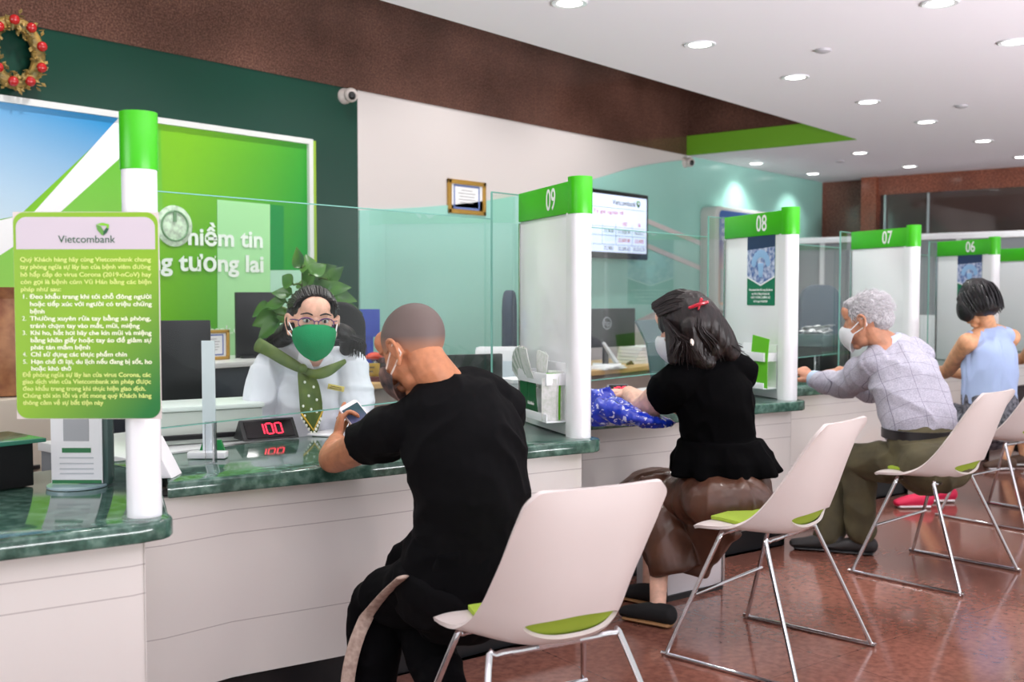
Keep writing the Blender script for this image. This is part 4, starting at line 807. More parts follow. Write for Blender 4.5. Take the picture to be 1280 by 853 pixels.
# ---------------------------------------------------------------- people
SKIN = {k: mat('skin_' + k, c, .48, spec=.35, sss=.12, noise_amt=.06, noise_scale=30) for k, c in dict(tan=(182, 122, 88), pale=(218, 174, 152), fair=(232, 178, 156), old=(190, 136, 108), warm=(214, 160, 122)).items()}
def hmat(c, f, up=UV):
    f = V(f).normalized(); x = f.cross(V(up)).normalized(); z = x.cross(f); return Matrix(((x.x, f.x, z.x, c[0]), (x.y, f.y, z.y, c[1]), (x.z, f.z, z.z, c[2]), (0, 0, 0, 1)))
def head(B, M, s, ears=True):
    T = M @ Matrix.Scale(s, 4); e = lambda c, r, rot=None: B.ell(c, r, M=T, rot=rot)
    e((0, -.018, .030), (.076, .097, .088)); e((0, .028, -.012), (.064, .066, .088)); e((0, .030, -.068), (.050, .050, .040)); e((0, .068, -.094), (.024, .022, .019))
    e((.036, .058, -.028), (.028, .030, .026)); e((-.036, .058, -.028), (.028, .030, .026)); e((0, .070, .040), (.048, .022, .012)); e((0, .062, .062), (.052, .034, .040))
    B.limb([(T @ V((0, .086, .020)), .009 * s), (T @ V((0, .103, -.010)), .011 * s), (T @ V((0, .112, -.030)), .013 * s)], seg=10, sub=2)
    e((.012, .100, -.032), (.010, .012, .008)); e((-.012, .100, -.032), (.010, .012, .008)); e((0, .092, -.062), (.026, .012, .007)); e((0, .091, -.072), (.022, .012, .007))
    if ears:
        for g in (-1, 1):
            P = [T @ V((g * (.076 + .016 * a), y, z)) for a, y, z in ((.1, .012, -.030), (.4, .006, -.040), (.5, -.006, -.030), (.9, -.018, -.010), (1.1, -.022, .010), (1.0, -.014, .026), (.7, .002, .030), (.3, .012, .020), (.1, .014, .006))]
            B.limb([(p, .0058 * s) for p in P], seg=8, sub=3); e((g * .080, -.004, -.004), (.007, .016, .028), Euler((0, g * .25, g * -.35)))
def neck(B, M, s, base, r=.052): T = M @ Matrix.Scale(s, 4); B.limb([(T @ V((0, -.015, -.01)), r * 1.02 * s), (T @ V((0, -.02, -.07)), r * s), (base, r * 1.12 * s)], seg=18)
def hand(B, wrist, d, back, thumb=1, curl=(.3, .35, .3), s=1.1, spread=.0, index=None, tcurl=.3):
    d = V(d).normalized(); z = V(back); z = (z - d * z.dot(d)).normalized(); x = d.cross(z); W_ = V(wrist)
    L = lambda a, b_, c: W_ + (x * a + d * b_ + z * c) * s
    B.limb([(L(0, -.01, 0), .026 * s, .019 * s), (L(0, .03, 0), .034 * s, .017 * s), (L(0, .07, 0), .040 * s, .015 * s), (L(0, .088, 0), .038 * s, .011 * s)], ref=x, seg=16)
    for k, (fx, ln, r) in enumerate(((.031, .068, .0088), (.0105, .078, .0092), (-.0105, .072, .0088), (-.031, .056, .0078))):
        fx *= thumb; c = index if (k == 0 and index is not None) else curl; ang = 0; y, zz = .084, 0.0; pts = [(L(fx, y - .01, zz), r * 1.05 * s)]; fr = (.45, .31, .24)
        sp = fx * spread * 3
        for j in range(3):
            ang += c[j]; y += math.cos(ang) * ln * fr[j]; zz -= math.sin(ang) * ln * fr[j]; pts.append((L(fx + sp * (j + 1), y, zz), r * (1 - .07 * j) * s))
        B.limb(pts, seg=10, sub=3)
    t = thumb; B.limb([(L(t * .022, .012, -.004), .015 * s), (L(t * .046, .040, -.014), .0125 * s), (L(t * (.058 - .01 * tcurl), .068, -.018 - .03 * tcurl), .0105 * s), (L(t * (.056 - .05 * tcurl), .092, -.020 - .06 * tcurl), .009 * s)], seg=10, sub=3)
def arm(B, sh, el, wr, s=1.1, m=1): B.limb([(sh, .058 * s * m), (V(sh).lerp(V(el), .5), .052 * s * m), (el, .042 * s * m), (V(el).lerp(V(wr), .35), .043 * s * m), (wr, .027 * s * m)], seg=16)
def leg(B, hip, kn, an, s=1.1, k=1.0):
    k *= .86; B.limb([(hip, .088 * s * k), (V(hip).lerp(V(kn), .5), .078 * s * k), (kn, .058 * s * k), (V(kn).lerp(V(an), .35), .056 * s * k), (an, .036 * s * k)], seg=16)
def torso(B, rings, R, grow=0): B.limb([(p, a + grow, b_ + grow) for p, a, b_ in rings], ref=R, seg=28)
def shoe(name, an, d, m, root, sole, L_=.27, label=None):
    d = V((d[0], d[1], 0)).normalized(); x = d.cross(UV); a = V((an[0], an[1], 0)); b = MB()
    b.limb([(a - d * .05 + UV * .052, .036, .042), (a + d * .03 + UV * .050, .04, .040), (a + d * .11 + UV * .038, .046, .028), (a + d * (L_ - .10) + UV * .032, .042, .022)], ref=x, seg=16)
    o = b.build(name, m, root, label=label); b = MB(); b.limb([(a - d * .055 + UV * .012, .036, .011), (a + d * .05 + UV * .012, .042, .011), (a + d * (L_ - .11) + UV * .012, .046, .011)], ref=x, seg=14); b.build('sole', sole, o)
def scalp(M, s, keep, grow=1.03, seg=48):
    b = MB(); T = M @ Matrix.Scale(s, 4); bm = bmesh.new(); bmesh.ops.create_uvsphere(bm, u_segments=seg, v_segments=seg // 2, radius=1)
    for v in bm.verts: v.co = V((v.co.x * .076 * grow, v.co.y * .097 * grow - .018, v.co.z * .088 * grow + .030))
    bmesh.ops.delete(bm, geom=[f for f in bm.faces if not keep(f.calc_center_median())], context='FACES'); bm.verts.index_update(); return b.bm_add(bm, T)
def mask(M, s, m, root, name='face_mask', strap=None, label=None, loops=True):
    T = M @ Matrix.Scale(s, 4); rows = []
    for j in range(13):
        t = j / 12; row = []
        for i in range(25):
            a = math.radians(-78 + 156 * i / 24); ca = max(0, math.cos(a)); e = (a / math.radians(78)) ** 2
            zt = .006 - .024 * e; zb = -.122 + .078 * e ** .8; z = zt + (zb - zt) * t; y0 = .119 + .018 * math.sin(math.pi * min(1, t * 1.05)) - .018 * t * t - (.012 if j == 0 else 0)
            row.append(T @ V((.0765 * math.sin(a), y0 * (ca ** .62) + .012 * (1 - ca), z + .004 * math.sin(8 * t + 3 * abs(a)) * (.3 if abs(a) > .2 else 0))))
        rows.append(row)
    b = MB(); b.grid(rows); o = b.build(name, m, root, solid=.003, subsurf=1, label=label); b = MB()
    if not loops: return o
    for g in (-1, 1):
        top = rows[1][24 if g > 0 else 0]; bot = rows[11][24 if g > 0 else 0]; bh = T @ V((g * .090, -.020, .018)); bl = T @ V((g * .088, -.022, -.022))
        b.tube([top, bh], .0024 * s, seg=6); b.tube([bh, bl], .0024 * s, seg=6); b.tube([bl, bot], .0024 * s, seg=6)
    b.build('ear_loop', strap or m, o); return o
HAIRB = mat('hair_dark', (16, 11, 12), .42, spec=.4, bump=.6, bump_scale=90, rgb2=(30, 19, 18), noise_scale=60, stretch=(1, 1, .25))
HAIRK = mat('hair_black', (16, 14, 18), .4, spec=.6, bump=.5, bump_scale=90)
HAIRG = mat('hair_grey', (190, 188, 192), .7, rgb2=(140, 138, 142), noise_scale=110, bump=.8, bump_scale=160)
def strands(b, paths, n, r, jit, rnd):          # n thin locks that follow the guide paths
    for k in range(n):
        g = paths[k % len(paths)]; o1 = V((rnd.gauss(0, jit), rnd.gauss(0, jit), rnd.gauss(0, jit))); m_ = len(g) - 1
        pts = [(p + o1 * (.35 + .65 * i / m_) + V((rnd.gauss(0, .002), rnd.gauss(0, .002), rnd.gauss(0, .002))), r * (1 - .75 * (i / m_) ** 2)) for i, p in enumerate(g)]
        b.limb(pts, seg=5, sub=3, round_ends=False)
BV = .0042
# ---- man in the black T-shirt
def man_black():
    hd = J(517, 437, 3.13); r = empty('person', (2.3, 2.05, 0), 0, 'man with shaved head in a black t-shirt looking at a phone', 'person')
    s = 1.09; fh = (-RV * .82 + HV * .57); f = fh * math.cos(.62) - UV * math.sin(.62); M = hmat(hd, f); R = V((.94, -.34, 0))
    nb_ = J(562, 492, 3.15); SL, SR = J(503, 533, 3.08), J(628, 512, 3.24); EL, WL = J(418, 574, 3.38), J(421, 551, 3.60); ER, WR = J(575, 575, 3.66), J(482, 527, 3.74)
    tor = [(J(577, 716, 3.12), .17, .13), (J(590, 660, 3.11), .158, .125), (J(588, 600, 3.10), .165, .125), (J(578, 550, 3.10), .175, .12), (J(566, 515, 3.12), .15, .10)]
    HL, KL, AL = J(558, 722, 3.06), J(474, 757, 3.26), J(462, 893, 3.2); HR_, KR, AR = J(600, 715, 3.2), J(512, 708, 3.42), J(552, 862, 3.06)
    B = MB(); head(B, M, s); neck(B, M, s, nb_, .056); torso(B, tor, R, -.018); B.limb([(SL, .06), (nb_, .06), (SR, .06)], seg=14); arm(B, SL, EL, WL); arm(B, SR, ER, WR); leg(B, HL, KL, AL); leg(B, HR_, KR, AR)
    hand(B, WL, UV * .85 + HV * .35 + RV * .10, -RV * .85 - HV * .3, thumb=-1, curl=(.7, .8, .5), index=(.05, .1, .1), tcurl=.2, s=.95); hand(B, WR, -RV * .95 + UV * .1 + HV * .1, UV * .8 + HV * .5, thumb=-1, curl=(.9, .9, .6), index=(.2, .2, .15))
    B.build('body', SKIN['tan'], r, voxel=BV)
    _h0 = (V(hd) - V((2.3, 2.05, 0))).dot(M.to_3x3() @ V((0, -.65, 1)))
    b = scalp(M, s, lambda p: p.z > (.016 if p.y > -.01 else max(-.052, .016 + (p.y + .01) * 2.2)) and not (p.y > .052 and p.z < .075), 1.014)
    b.build('buzzed_hair', gradient('hair_buzz', (176, 122, 92), (98, 84, 80), tuple(M.to_3x3() @ V((0, -.65, 1))), _h0 - .015, _h0 + .05, .6), r)
    bz = MATS.get('x')
    cm = mat('mask_dark', (46, 42, 44), .8, rgb2=(150, 116, 104), noise_scale=16); mask(M, s, cm, r, strap=mat('mask_cream', (216, 196, 184), .7), label='dark and beige cloth face mask')
    BS = mat('black_cotton', (5, 5, 7), .85, spec=.12, bump=.1, bump_scale=600, sheen=.0); b = MB(); torso(b, [(J(570, 735, 3.12), .185, .15)] + tor[:-1] + [(J(565, 517, 3.12), .155, .105)], R, .014); b.limb([(SL, .07), (J(535, 508, 3.12), .062), (J(570, 492, 3.15), .074), (J(600, 494, 3.2), .068), (SR, .07)], seg=16)
    b.limb([(SL, .075), (V(SL).lerp(EL, .28), .076), (V(SL).lerp(EL, .5), .078, .07)], seg=18, round_ends=False); b.limb([(SR, .075), (V(SR).lerp(ER, .3), .076), (V(SR).lerp(ER, .5), .078)], seg=18, round_ends=False)
    b.build('t_shirt', BS, r, voxel=.006, iters=5, post=folds(.011, 7, (1, 1, 1.1), 2, .0015))
    b = MB(); T = M @ Matrix.Scale(s, 4); nd = (T @ V((0, -.02, -.07)) - nb_).normalized(); x = nd.orthogonal().normalized(); y = nd.cross(x); cc = nb_ + nd * .0
    TR = mat('black_trousers', (5, 5, 7), .9, spec=.1); b = MB(); torso(b, [(J(577, 722, 3.12), .178, .15), (J(577, 700, 3.12), .175, .145)], R, .01)
    for h_, k, a in ((HL, KL, AL), (HR_, KR, AR)): b.limb([(h_, .11), (V(h_).lerp(k, .5), .10), (k, .085), (V(k).lerp(a, .4), .082), (V(k).lerp(a, .95), .072)], seg=18)
    b.build('trousers', TR, r, voxel=.007, iters=5, post=folds(.010, 8, (1, 1, 1), 5))
    b = MB(); P = [J(503, 722, 2.965), J(482, 742, 3.06), J(460, 769, 3.14), J(446, 800, 3.13), J(438, 830, 3.12), J(434, 858, 3.115), J(434, 885, 3.12)]
    b.limb([(p, .021, .006) for p in P], ref=RV * .8 + UV * .3, seg=12, sub=5); o = b.build('side_stripe', mat('stripe_beige', (190, 170, 156), .7, rgb2=(160, 138, 126), noise_scale=60), r, label='beige side stripe')
    for a, d in ((AL, (0, 1)), (AR, (-.2, 1))): shoe('shoe', a, d, SOFTBLACK, r, BLACK)
    # the phone in his hands
    pc = J(450, 526, 3.66); n_ = (-HV * .72 + UV * .55 + RV * .35).normalized(); up = (UV * .7 - RV * .62 + HV * .25); up = (up - n_ * up.dot(n_)).normalized(); F_ = frame(pc, up.cross(n_), up)
    ph = empty('smartphone', pc, 0, 'white smartphone held by the man in the black t-shirt', 'phone'); b = MB(); b.prism(rrect(.078, .155, .012), -.005, .004, M=F_, bev=.002); b.build('case', mat('phone_white', (236, 232, 236), .25), ph)
    b = MB(); b.prism(rrect(.07, .125, .002), .004, .0048, M=F_); b.build('screen', gradient('phone_screen', (92, 84, 130), (24, 60, 66), (0, 0, 1), -.03, .04, .15, .5), ph, smooth=False)
    b = MB(); b.prism([(x * .3, y) for x, y in [(.03 * math.cos(a * .4), -.01 + .01 * math.sin(a * .4)) for a in range(15)]], .0048, .0052, M=F_); b.build('screen_icon', PAPER, ph, smooth=False)
man_black()

# ---- woman in the black blouse and brown skirt
def woman_black():
    hd = J(856, 409, 4.32); r = empty('person', (3.75, 2.1, 0), 0, 'woman with long dark hair, black velvet blouse and brown leather skirt', 'person')
    s = 1.1; fh = (-RV * .80 + HV * .60); f = fh * math.cos(.4) - UV * math.sin(.4); M = hmat(hd, f); R = V((.985, -.17, 0)); T = M @ Matrix.Scale(s, 4)
    nb_ = J(884, 455, 4.36); SL, SR = J(850, 480, 4.30), J(927, 466, 4.48); EL, WL = J(804, 511, 4.50), J(786, 492, 4.74); ER, WR = J(880, 522, 4.85), J(812, 494, 4.9)
    tor = [(J(905, 612, 4.36), .17, .15), (J(900, 566, 4.38), .14, .115), (J(897, 530, 4.38), .16, .125), (J(893, 495, 4.38), .175, .125), (J(888, 472, 4.38), .14, .09)]
    HL, KL, AL = J(885, 620, 4.28), J(826, 616, 4.56), J(822, 768, 4.22); HR_, KR, AR = J(925, 615, 4.42), J(820, 606, 4.76), J(812, 758, 4.5)
    B = MB(); head(B, M, s, False); neck(B, M, s, nb_, .046); torso(B, tor, R, -.018); B.limb([(SL, .05), (nb_, .052), (SR, .05)], seg=14); arm(B, SL, EL, WL, 1.1, 1.18); arm(B, SR, ER, WR, 1.0, .92); leg(B, HL, KL, AL, 1.0); leg(B, HR_, KR, AR, 1.0)
    hand(B, WL, -RV * .9 + HV * .5 + UV * .05, UV, thumb=-1, curl=(.15, .3, .2), s=1.0); hand(B, WR, -RV * .7 + HV * .7, UV, thumb=-1, curl=(.5, .5, .4), s=1.0)
    B.build('body', SKIN['pale'], r, voxel=BV)
    BL = mat('black_velvet', (4, 4, 5), .95, spec=.06); b = MB(); torso(b, tor[1:], R, .014); b.limb([(SL, .084), (J(866, 462, 4.34), .078), (J(886, 458, 4.37), .076), (J(907, 457, 4.42), .066), (SR, .07)], seg=16)
    b.limb([(SL, .088), (V(SL).lerp(EL, .25), .088), (V(SL).lerp(EL, .5), .080)], seg=18, round_ends=False); b.limb([(SR, .068), (V(SR).lerp(ER, .5), .072), (V(SR).lerp(ER, .95), .066)], seg=18, round_ends=False)
    rings = []
    for j, (q, a, bb) in enumerate(((J(900, 550, 4.38), .185, .16), (J(903, 572, 4.375), .225, .20), (J(908, 590, 4.37), .245, .20))):
        x = R; y = UV.cross(R); rings.append([q + x * (a * math.cos(t) * (1 + .05 * j * math.cos(9 * t))) + y * (bb * math.sin(t) * (1 + .05 * j * math.cos(9 * t))) for t in [2 * math.pi * k / 48 for k in range(48)]])
    b.loft(rings); b.build('blouse', BL, r, voxel=.006, iters=4, post=folds(.008, 9, (1, 1, .9), 8))
    SK = mat('brown_leather', (92, 58, 40), .42, spec=.45, coat=.1, rgb2=(66, 40, 28), noise_scale=7); b = MB(); fw = UV.cross(R)
    b.limb([(J(908, 600, 4.36), .185, .15), (J(908, 616, 4.36), .215, .16), (J(882, 622, 4.46), .21, .125), (J(845, 615, 4.60), .20, .105), (J(812, 612, 4.76), .17, .09)], ref=R, seg=28)
    b.limb([(J(895, 640, 4.32), .13, .09), (J(876, 665, 4.36), .13, .075), (J(862, 690, 4.38), .11, .06), (J(858, 715, 4.38), .095, .05)], ref=fw * .9 - RV * .3, seg=24, round_ends=False)
    b.limb([(J(826, 612, 4.56), .13, .12), (J(832, 650, 4.46), .135, .12), (J(842, 695, 4.36), .12, .105), (J(846, 712, 4.34), .115, .10)], ref=R, seg=24, round_ends=False)
    b.limb([(J(902, 618, 4.33), .19, .13), (J(912, 631, 4.14), .17, .10)], ref=R, seg=24, sub=1)
    b.build('skirt', SK, r, voxel=.006, iters=3, post=folds(.013, 6, (1.6, 1.6, .45), 3, .001))
    for a, d in ((AL, (-.05, 1)), (AR, (.05, 1))): shoe('flat_shoe', a, d, SOFTBLACK, r, mat('sole_tan', (150, 110, 70), .6) if a is AL else MATS['sole_tan'], .25)
    # hair
    _h0 = (V(hd) - V((2.3, 2.05, 0))).dot(M.to_3x3() @ V((0, -.65, 1)))
    b = scalp(M, s, lambda p: not (p.y > .045 and p.z < .06), 1.1); b.cur = 0
    b2 = MB(); b2.ell((0, -.018, .034), (.088, .110, .097), M=T); b2.ell((0, -.06, .0), (.075, .07, .075), M=T)
    b2.limb([(T @ V((0, -.085, .03)), .06), (J(886, 405, 4.28), .064), (J(903, 424, 4.30), .06, .05), (J(914, 440, 4.32), .045, .035)], seg=18); b2.limb([(T @ V((-.055, .02, .0)), .034), (J(843, 432, 4.27), .032), (J(841, 450, 4.27), .022)], seg=14); b2.limb([(T @ V((-.05, -.05, -.02)), .05), (J(868, 440, 4.27), .05), (J(884, 452, 4.28), .035)], seg=14)
    b2.ell(J(870, 424, 4.30), (.082, .075, .08)); b2.ell(J(888, 432, 4.31), (.07, .065, .065))
    ho = b2.build('hair', HAIRB, r, voxel=.005, iters=3, post=folds(.004, 24, (1, 1, .3), 4))
    rn = random.Random(21); b = MB(); gp = T @ V((-.02, -.108, .052)); paths = []
    for k in range(22):
        a = -1.35 + 2.7 * k / 21; st_ = T @ V((.09 * math.sin(a), .05 * math.cos(a) + .03, .085 * math.cos(a) + .045)); mid = T @ V((.088 * math.sin(a), -.035, .094 * math.cos(a) + .040)); paths.append([st_, mid, gp])
    strands(b, paths, 150, .0036, .004, rn); p2 = []
    for k in range(18):
        t = k / 17; e_ = J(888 + 38 * t, 446 - 8 * t + rn.uniform(-8, 6), 4.27 + .05 * t); p2.append([gp, J(872 + 16 * t, 410 + 2 * t, 4.2 + .06 * t), J(884 + 24 * t, 428, 4.23 + .05 * t), e_])
    for k in range(8): p2.append([T @ V((-.085, .02, .03)), T @ V((-.092, .0, -.03)), J(846 + k * 3, 430, 4.22), J(838 + k * 6, 448 + rn.uniform(-6, 8), 4.24)])
    strands(b, p2, 430, .0034, .012, rn); b.build('hair_locks', HAIRB, ho)
    c = J(873, 381, 4.20); b = MB(); b.limb([(c - RV * .035 - UV * .012, .006), (c, .014, .008), (c + RV * .035 + UV * .010, .007)], seg=10); b.limb([(c - UV * .018, .004), (c + UV * .022 + RV * .012, .010, .006)], seg=8); b.build('hair_clip', mat('clip_red', (170, 24, 44), .25, coat=.5), r)
    c = J(865, 428, 4.205); b = MB(); b.ell(c, (.010, .008, .016)); b.build('earring', mat('pearl', (228, 216, 206), .2), r)
    mask(M, s, mat('mask_pale', (206, 214, 214), .7), r, loops=False)
woman_black()

# ---- grey-haired man
def man_grey():
    hd = J(1083, 402, 5.42); r = empty('person', (5.5, 2.0, 0), 0, 'grey-haired man in a pale checked shirt and olive trousers, wearing a white mask', 'person')
    s = 1.14; fh = (-RV * .83 + HV * .56); f = fh * math.cos(.3) - UV * math.sin(.3); M = hmat(hd, f); T = M @ Matrix.Scale(s, 4); R = V((.97, -.24, 0))
    nb_ = J(1112, 432, 5.42); SL, SR = J(1096, 455, 5.36), J(1150, 446, 5.56); EL, WL = J(1052, 482, 5.70), J(1016, 474, 5.92); ER, WR = J(1092, 488, 5.95), J(1050, 464, 6.0)
    tor = [(J(1158, 565, 5.18), .17, .15), (J(1150, 540, 5.22), .175, .15), (J(1142, 505, 5.30), .18, .145), (J(1130, 470, 5.40), .19, .135), (J(1120, 450, 5.44), .15, .10)]
    HL, KL, AL = J(1150, 577, 5.12), J(1074, 580, 5.40), J(1076, 668, 5.38); HR_, KR, AR = J(1180, 575, 5.28), J(1058, 578, 5.72), J(1034, 680, 5.45)
    B = MB(); head(B, M, s); neck(B, M, s, nb_, .052); torso(B, tor, R, -.018); B.limb([(SL, .055), (nb_, .06), (SR, .055)], seg=14); arm(B, SL, EL, WL); arm(B, SR, ER, WR); leg(B, HL, KL, AL); leg(B, HR_, KR, AR)
    hand(B, WL, -RV * .45 + UV * .45 + HV * .6, UV * .8 - RV * .3, thumb=-1, curl=(.7, .7, .5)); hand(B, WR, -RV * .8 - UV * .15 + HV * .45, UV, thumb=-1, curl=(.6, .8, .5))
    B.build('body', SKIN['old'], r, voxel=BV)
    SH = mat('checked_shirt', (180, 179, 194), .85, spec=.2); nt = SH.node_tree; N = nt.nodes; L = nt.links; b_ = N['Principled BSDF']; tc = N.new('ShaderNodeTexCoord'); fac = None
    nz = N.new('ShaderNodeTexNoise'); nz.inputs['Scale'].default_value = 220; L.new(tc.outputs['Object'], nz.inputs[0])
    ax_ = (tor[3][0] - tor[1][0]).normalized(); dirs = [(tuple(ax_), .075), ((RV.x * .8, RV.y * .8, .1), .11)]
    for v, per in dirs:
        d = N.new('ShaderNodeVectorMath'); d.operation = 'DOT_PRODUCT'; d.inputs[1].default_value = v; L.new(tc.outputs['Object'], d.inputs[0]); m1 = N.new('ShaderNodeMath'); m1.operation = 'PINGPONG'; m1.inputs[1].default_value = per / 2; L.new(d.outputs['Value'], m1.inputs[0])
        g = N.new('ShaderNodeMath'); g.operation = 'LESS_THAN'; g.inputs[1].default_value = .0009; L.new(m1.outputs[0], g.inputs[0])
        if fac: k = N.new('ShaderNodeMath'); k.operation = 'MAXIMUM'; L.new(fac.outputs[0], k.inputs[0]); L.new(g.outputs[0], k.inputs[1]); fac = k
        else: fac = g
    cr = N.new('ShaderNodeValToRGB'); cr.color_ramp.elements[0].color = lin((162, 162, 176)); cr.color_ramp.elements[1].color = lin((190, 188, 200)); cr.color_ramp.elements[0].position = .4; cr.color_ramp.elements[1].position = .6; L.new(nz.outputs[0], cr.inputs[0])
    mx = N.new('ShaderNodeMix'); mx.data_type = 'RGBA'; L.new(fac.outputs[0], mx.inputs[0]); L.new(cr.outputs[0], mx.inputs[6]); mx.inputs[7].default_value = lin((122, 118, 134)); L.new(mx.outputs[2], b_.inputs['Base Color'])
    b = MB(); torso(b, [(J(1149, 530, 5.23), .17, .145)] + tor[2:-1] + [(J(1120, 452, 5.44), .155, .11)], R, .018); b.limb([(SL, .074), (J(1104, 438, 5.42), .066), (nb_ - UV * .01, .068), (J(1132, 436, 5.48), .066), (SR, .074)], seg=16)
    for a, e, w_ in ((SL, EL, WL), (SR, ER, WR)): b.limb([(a, .082), (V(a).lerp(e, .5), .082), (e, .07), (V(e).lerp(w_, .5), .06), (V(e).lerp(w_, .93), .05)], seg=18, round_ends=False)
    sh = b.build('shirt', SH, r, voxel=.006, iters=4, post=folds(.013, 7, (1, 1, 1), 6, .0012))
    b = MB(); p = V(EL).lerp(V(WL), .93); d = (WL - EL).normalized(); b.limb([(p - d * .03, .052), (p + d * .012, .050)], seg=20, sub=1, round_ends=False); b.build('cuff', mat('cuff_blue', (176, 196, 216), .8), sh, label='pale blue cuff')
    b = MB(); e1 = nb_ + UV * .035; b.limb([(nb_ + UV * .005, .078, .07), (nb_ + UV * .05 - RV * .012, .07, .064)], ref=R, seg=24, sub=1, round_ends=False); b.build('collar', mat('collar_blue', (190, 204, 226), .8), sh, label='pale blue collar')
    TR = mat('olive_trousers', (84, 78, 52), .8, rgb2=(66, 60, 40), noise_scale=8); b = MB(); torso(b, [(J(1160, 575, 5.17), .18, .16), (J(1155, 558, 5.19), .176, .152)], R, .012)
    for h_, k, a in ((HL, KL, AL), (HR_, KR, AR)): b.limb([(h_, .11), (V(h_).lerp(k, .5), .10), (k, .083), (V(k).lerp(a, .4), .078), (V(k).lerp(a, .93), .07)], seg=18)
    b.limb([(J(1160, 576, 5.14), .17, .14), (J(1168, 586, 4.98), .16, .11)], ref=R, seg=24, sub=1)
    b.build('trousers', TR, r, voxel=.007, iters=4, post=folds(.013, 7, (1, 1, .9), 9))
    b = MB(); q = J(1151, 541, 5.22); y = UV.cross(R); b.loft([[q + UV * z + R * ((.204) * math.cos(t)) + y * (.180 * math.sin(t)) for t in [2 * math.pi * k / 36 for k in range(36)]] for z in (-.022, .022)], cap=True); b.build('belt', mat('belt_black', (26, 24, 26), .35), r)
    for a, d in ((AL, (-.3, 1)), (AR, (-.4, 1))): shoe('shoe', a, d, mat('shoe_dark', (40, 38, 38), .6) if a is AL else MATS['shoe_dark'], r, BLACK)
    b = MB(); b.ell((0, -.026, .042), (.082, .098, .090), M=T); b.ell((0, -.065, -.005), (.066, .058, .055), M=T); b.ell((0, .035, .092), (.055, .045, .030), M=T); ho = b.build('hair', HAIRG, r, voxel=.005, iters=2, post=folds(.004, 30, (1, 1, 1), 3))
    rn = random.Random(4); b = MB()
    for k in range(900):
        th = rn.uniform(0, 6.283); z = rn.uniform(-.25, 1); q = math.sqrt(max(0, 1 - z * z)); n_ = V((q * math.cos(th), q * math.sin(th), z))
        if n_.y > .75 and n_.z < .5: continue
        p = V((n_.x * .082, n_.y * .098 - .026, n_.z * .090 + .042)); d = (n_ * .5 + V((0, -.55, -.45)) + V((rn.gauss(0, .2), rn.gauss(0, .2), rn.gauss(0, .2)))).normalized() * .022
        b.limb([(T @ p, .0017), (T @ (p + d * .6), .0013), (T @ (p + d), .0004)], seg=3, sub=1, round_ends=False)
    b.build('hair_tips', mat('hair_silver', (206, 204, 208), .6), ho)
    mask(M, s, mat('mask_white', (224, 228, 232), .7), r, label='white face mask')
man_grey()

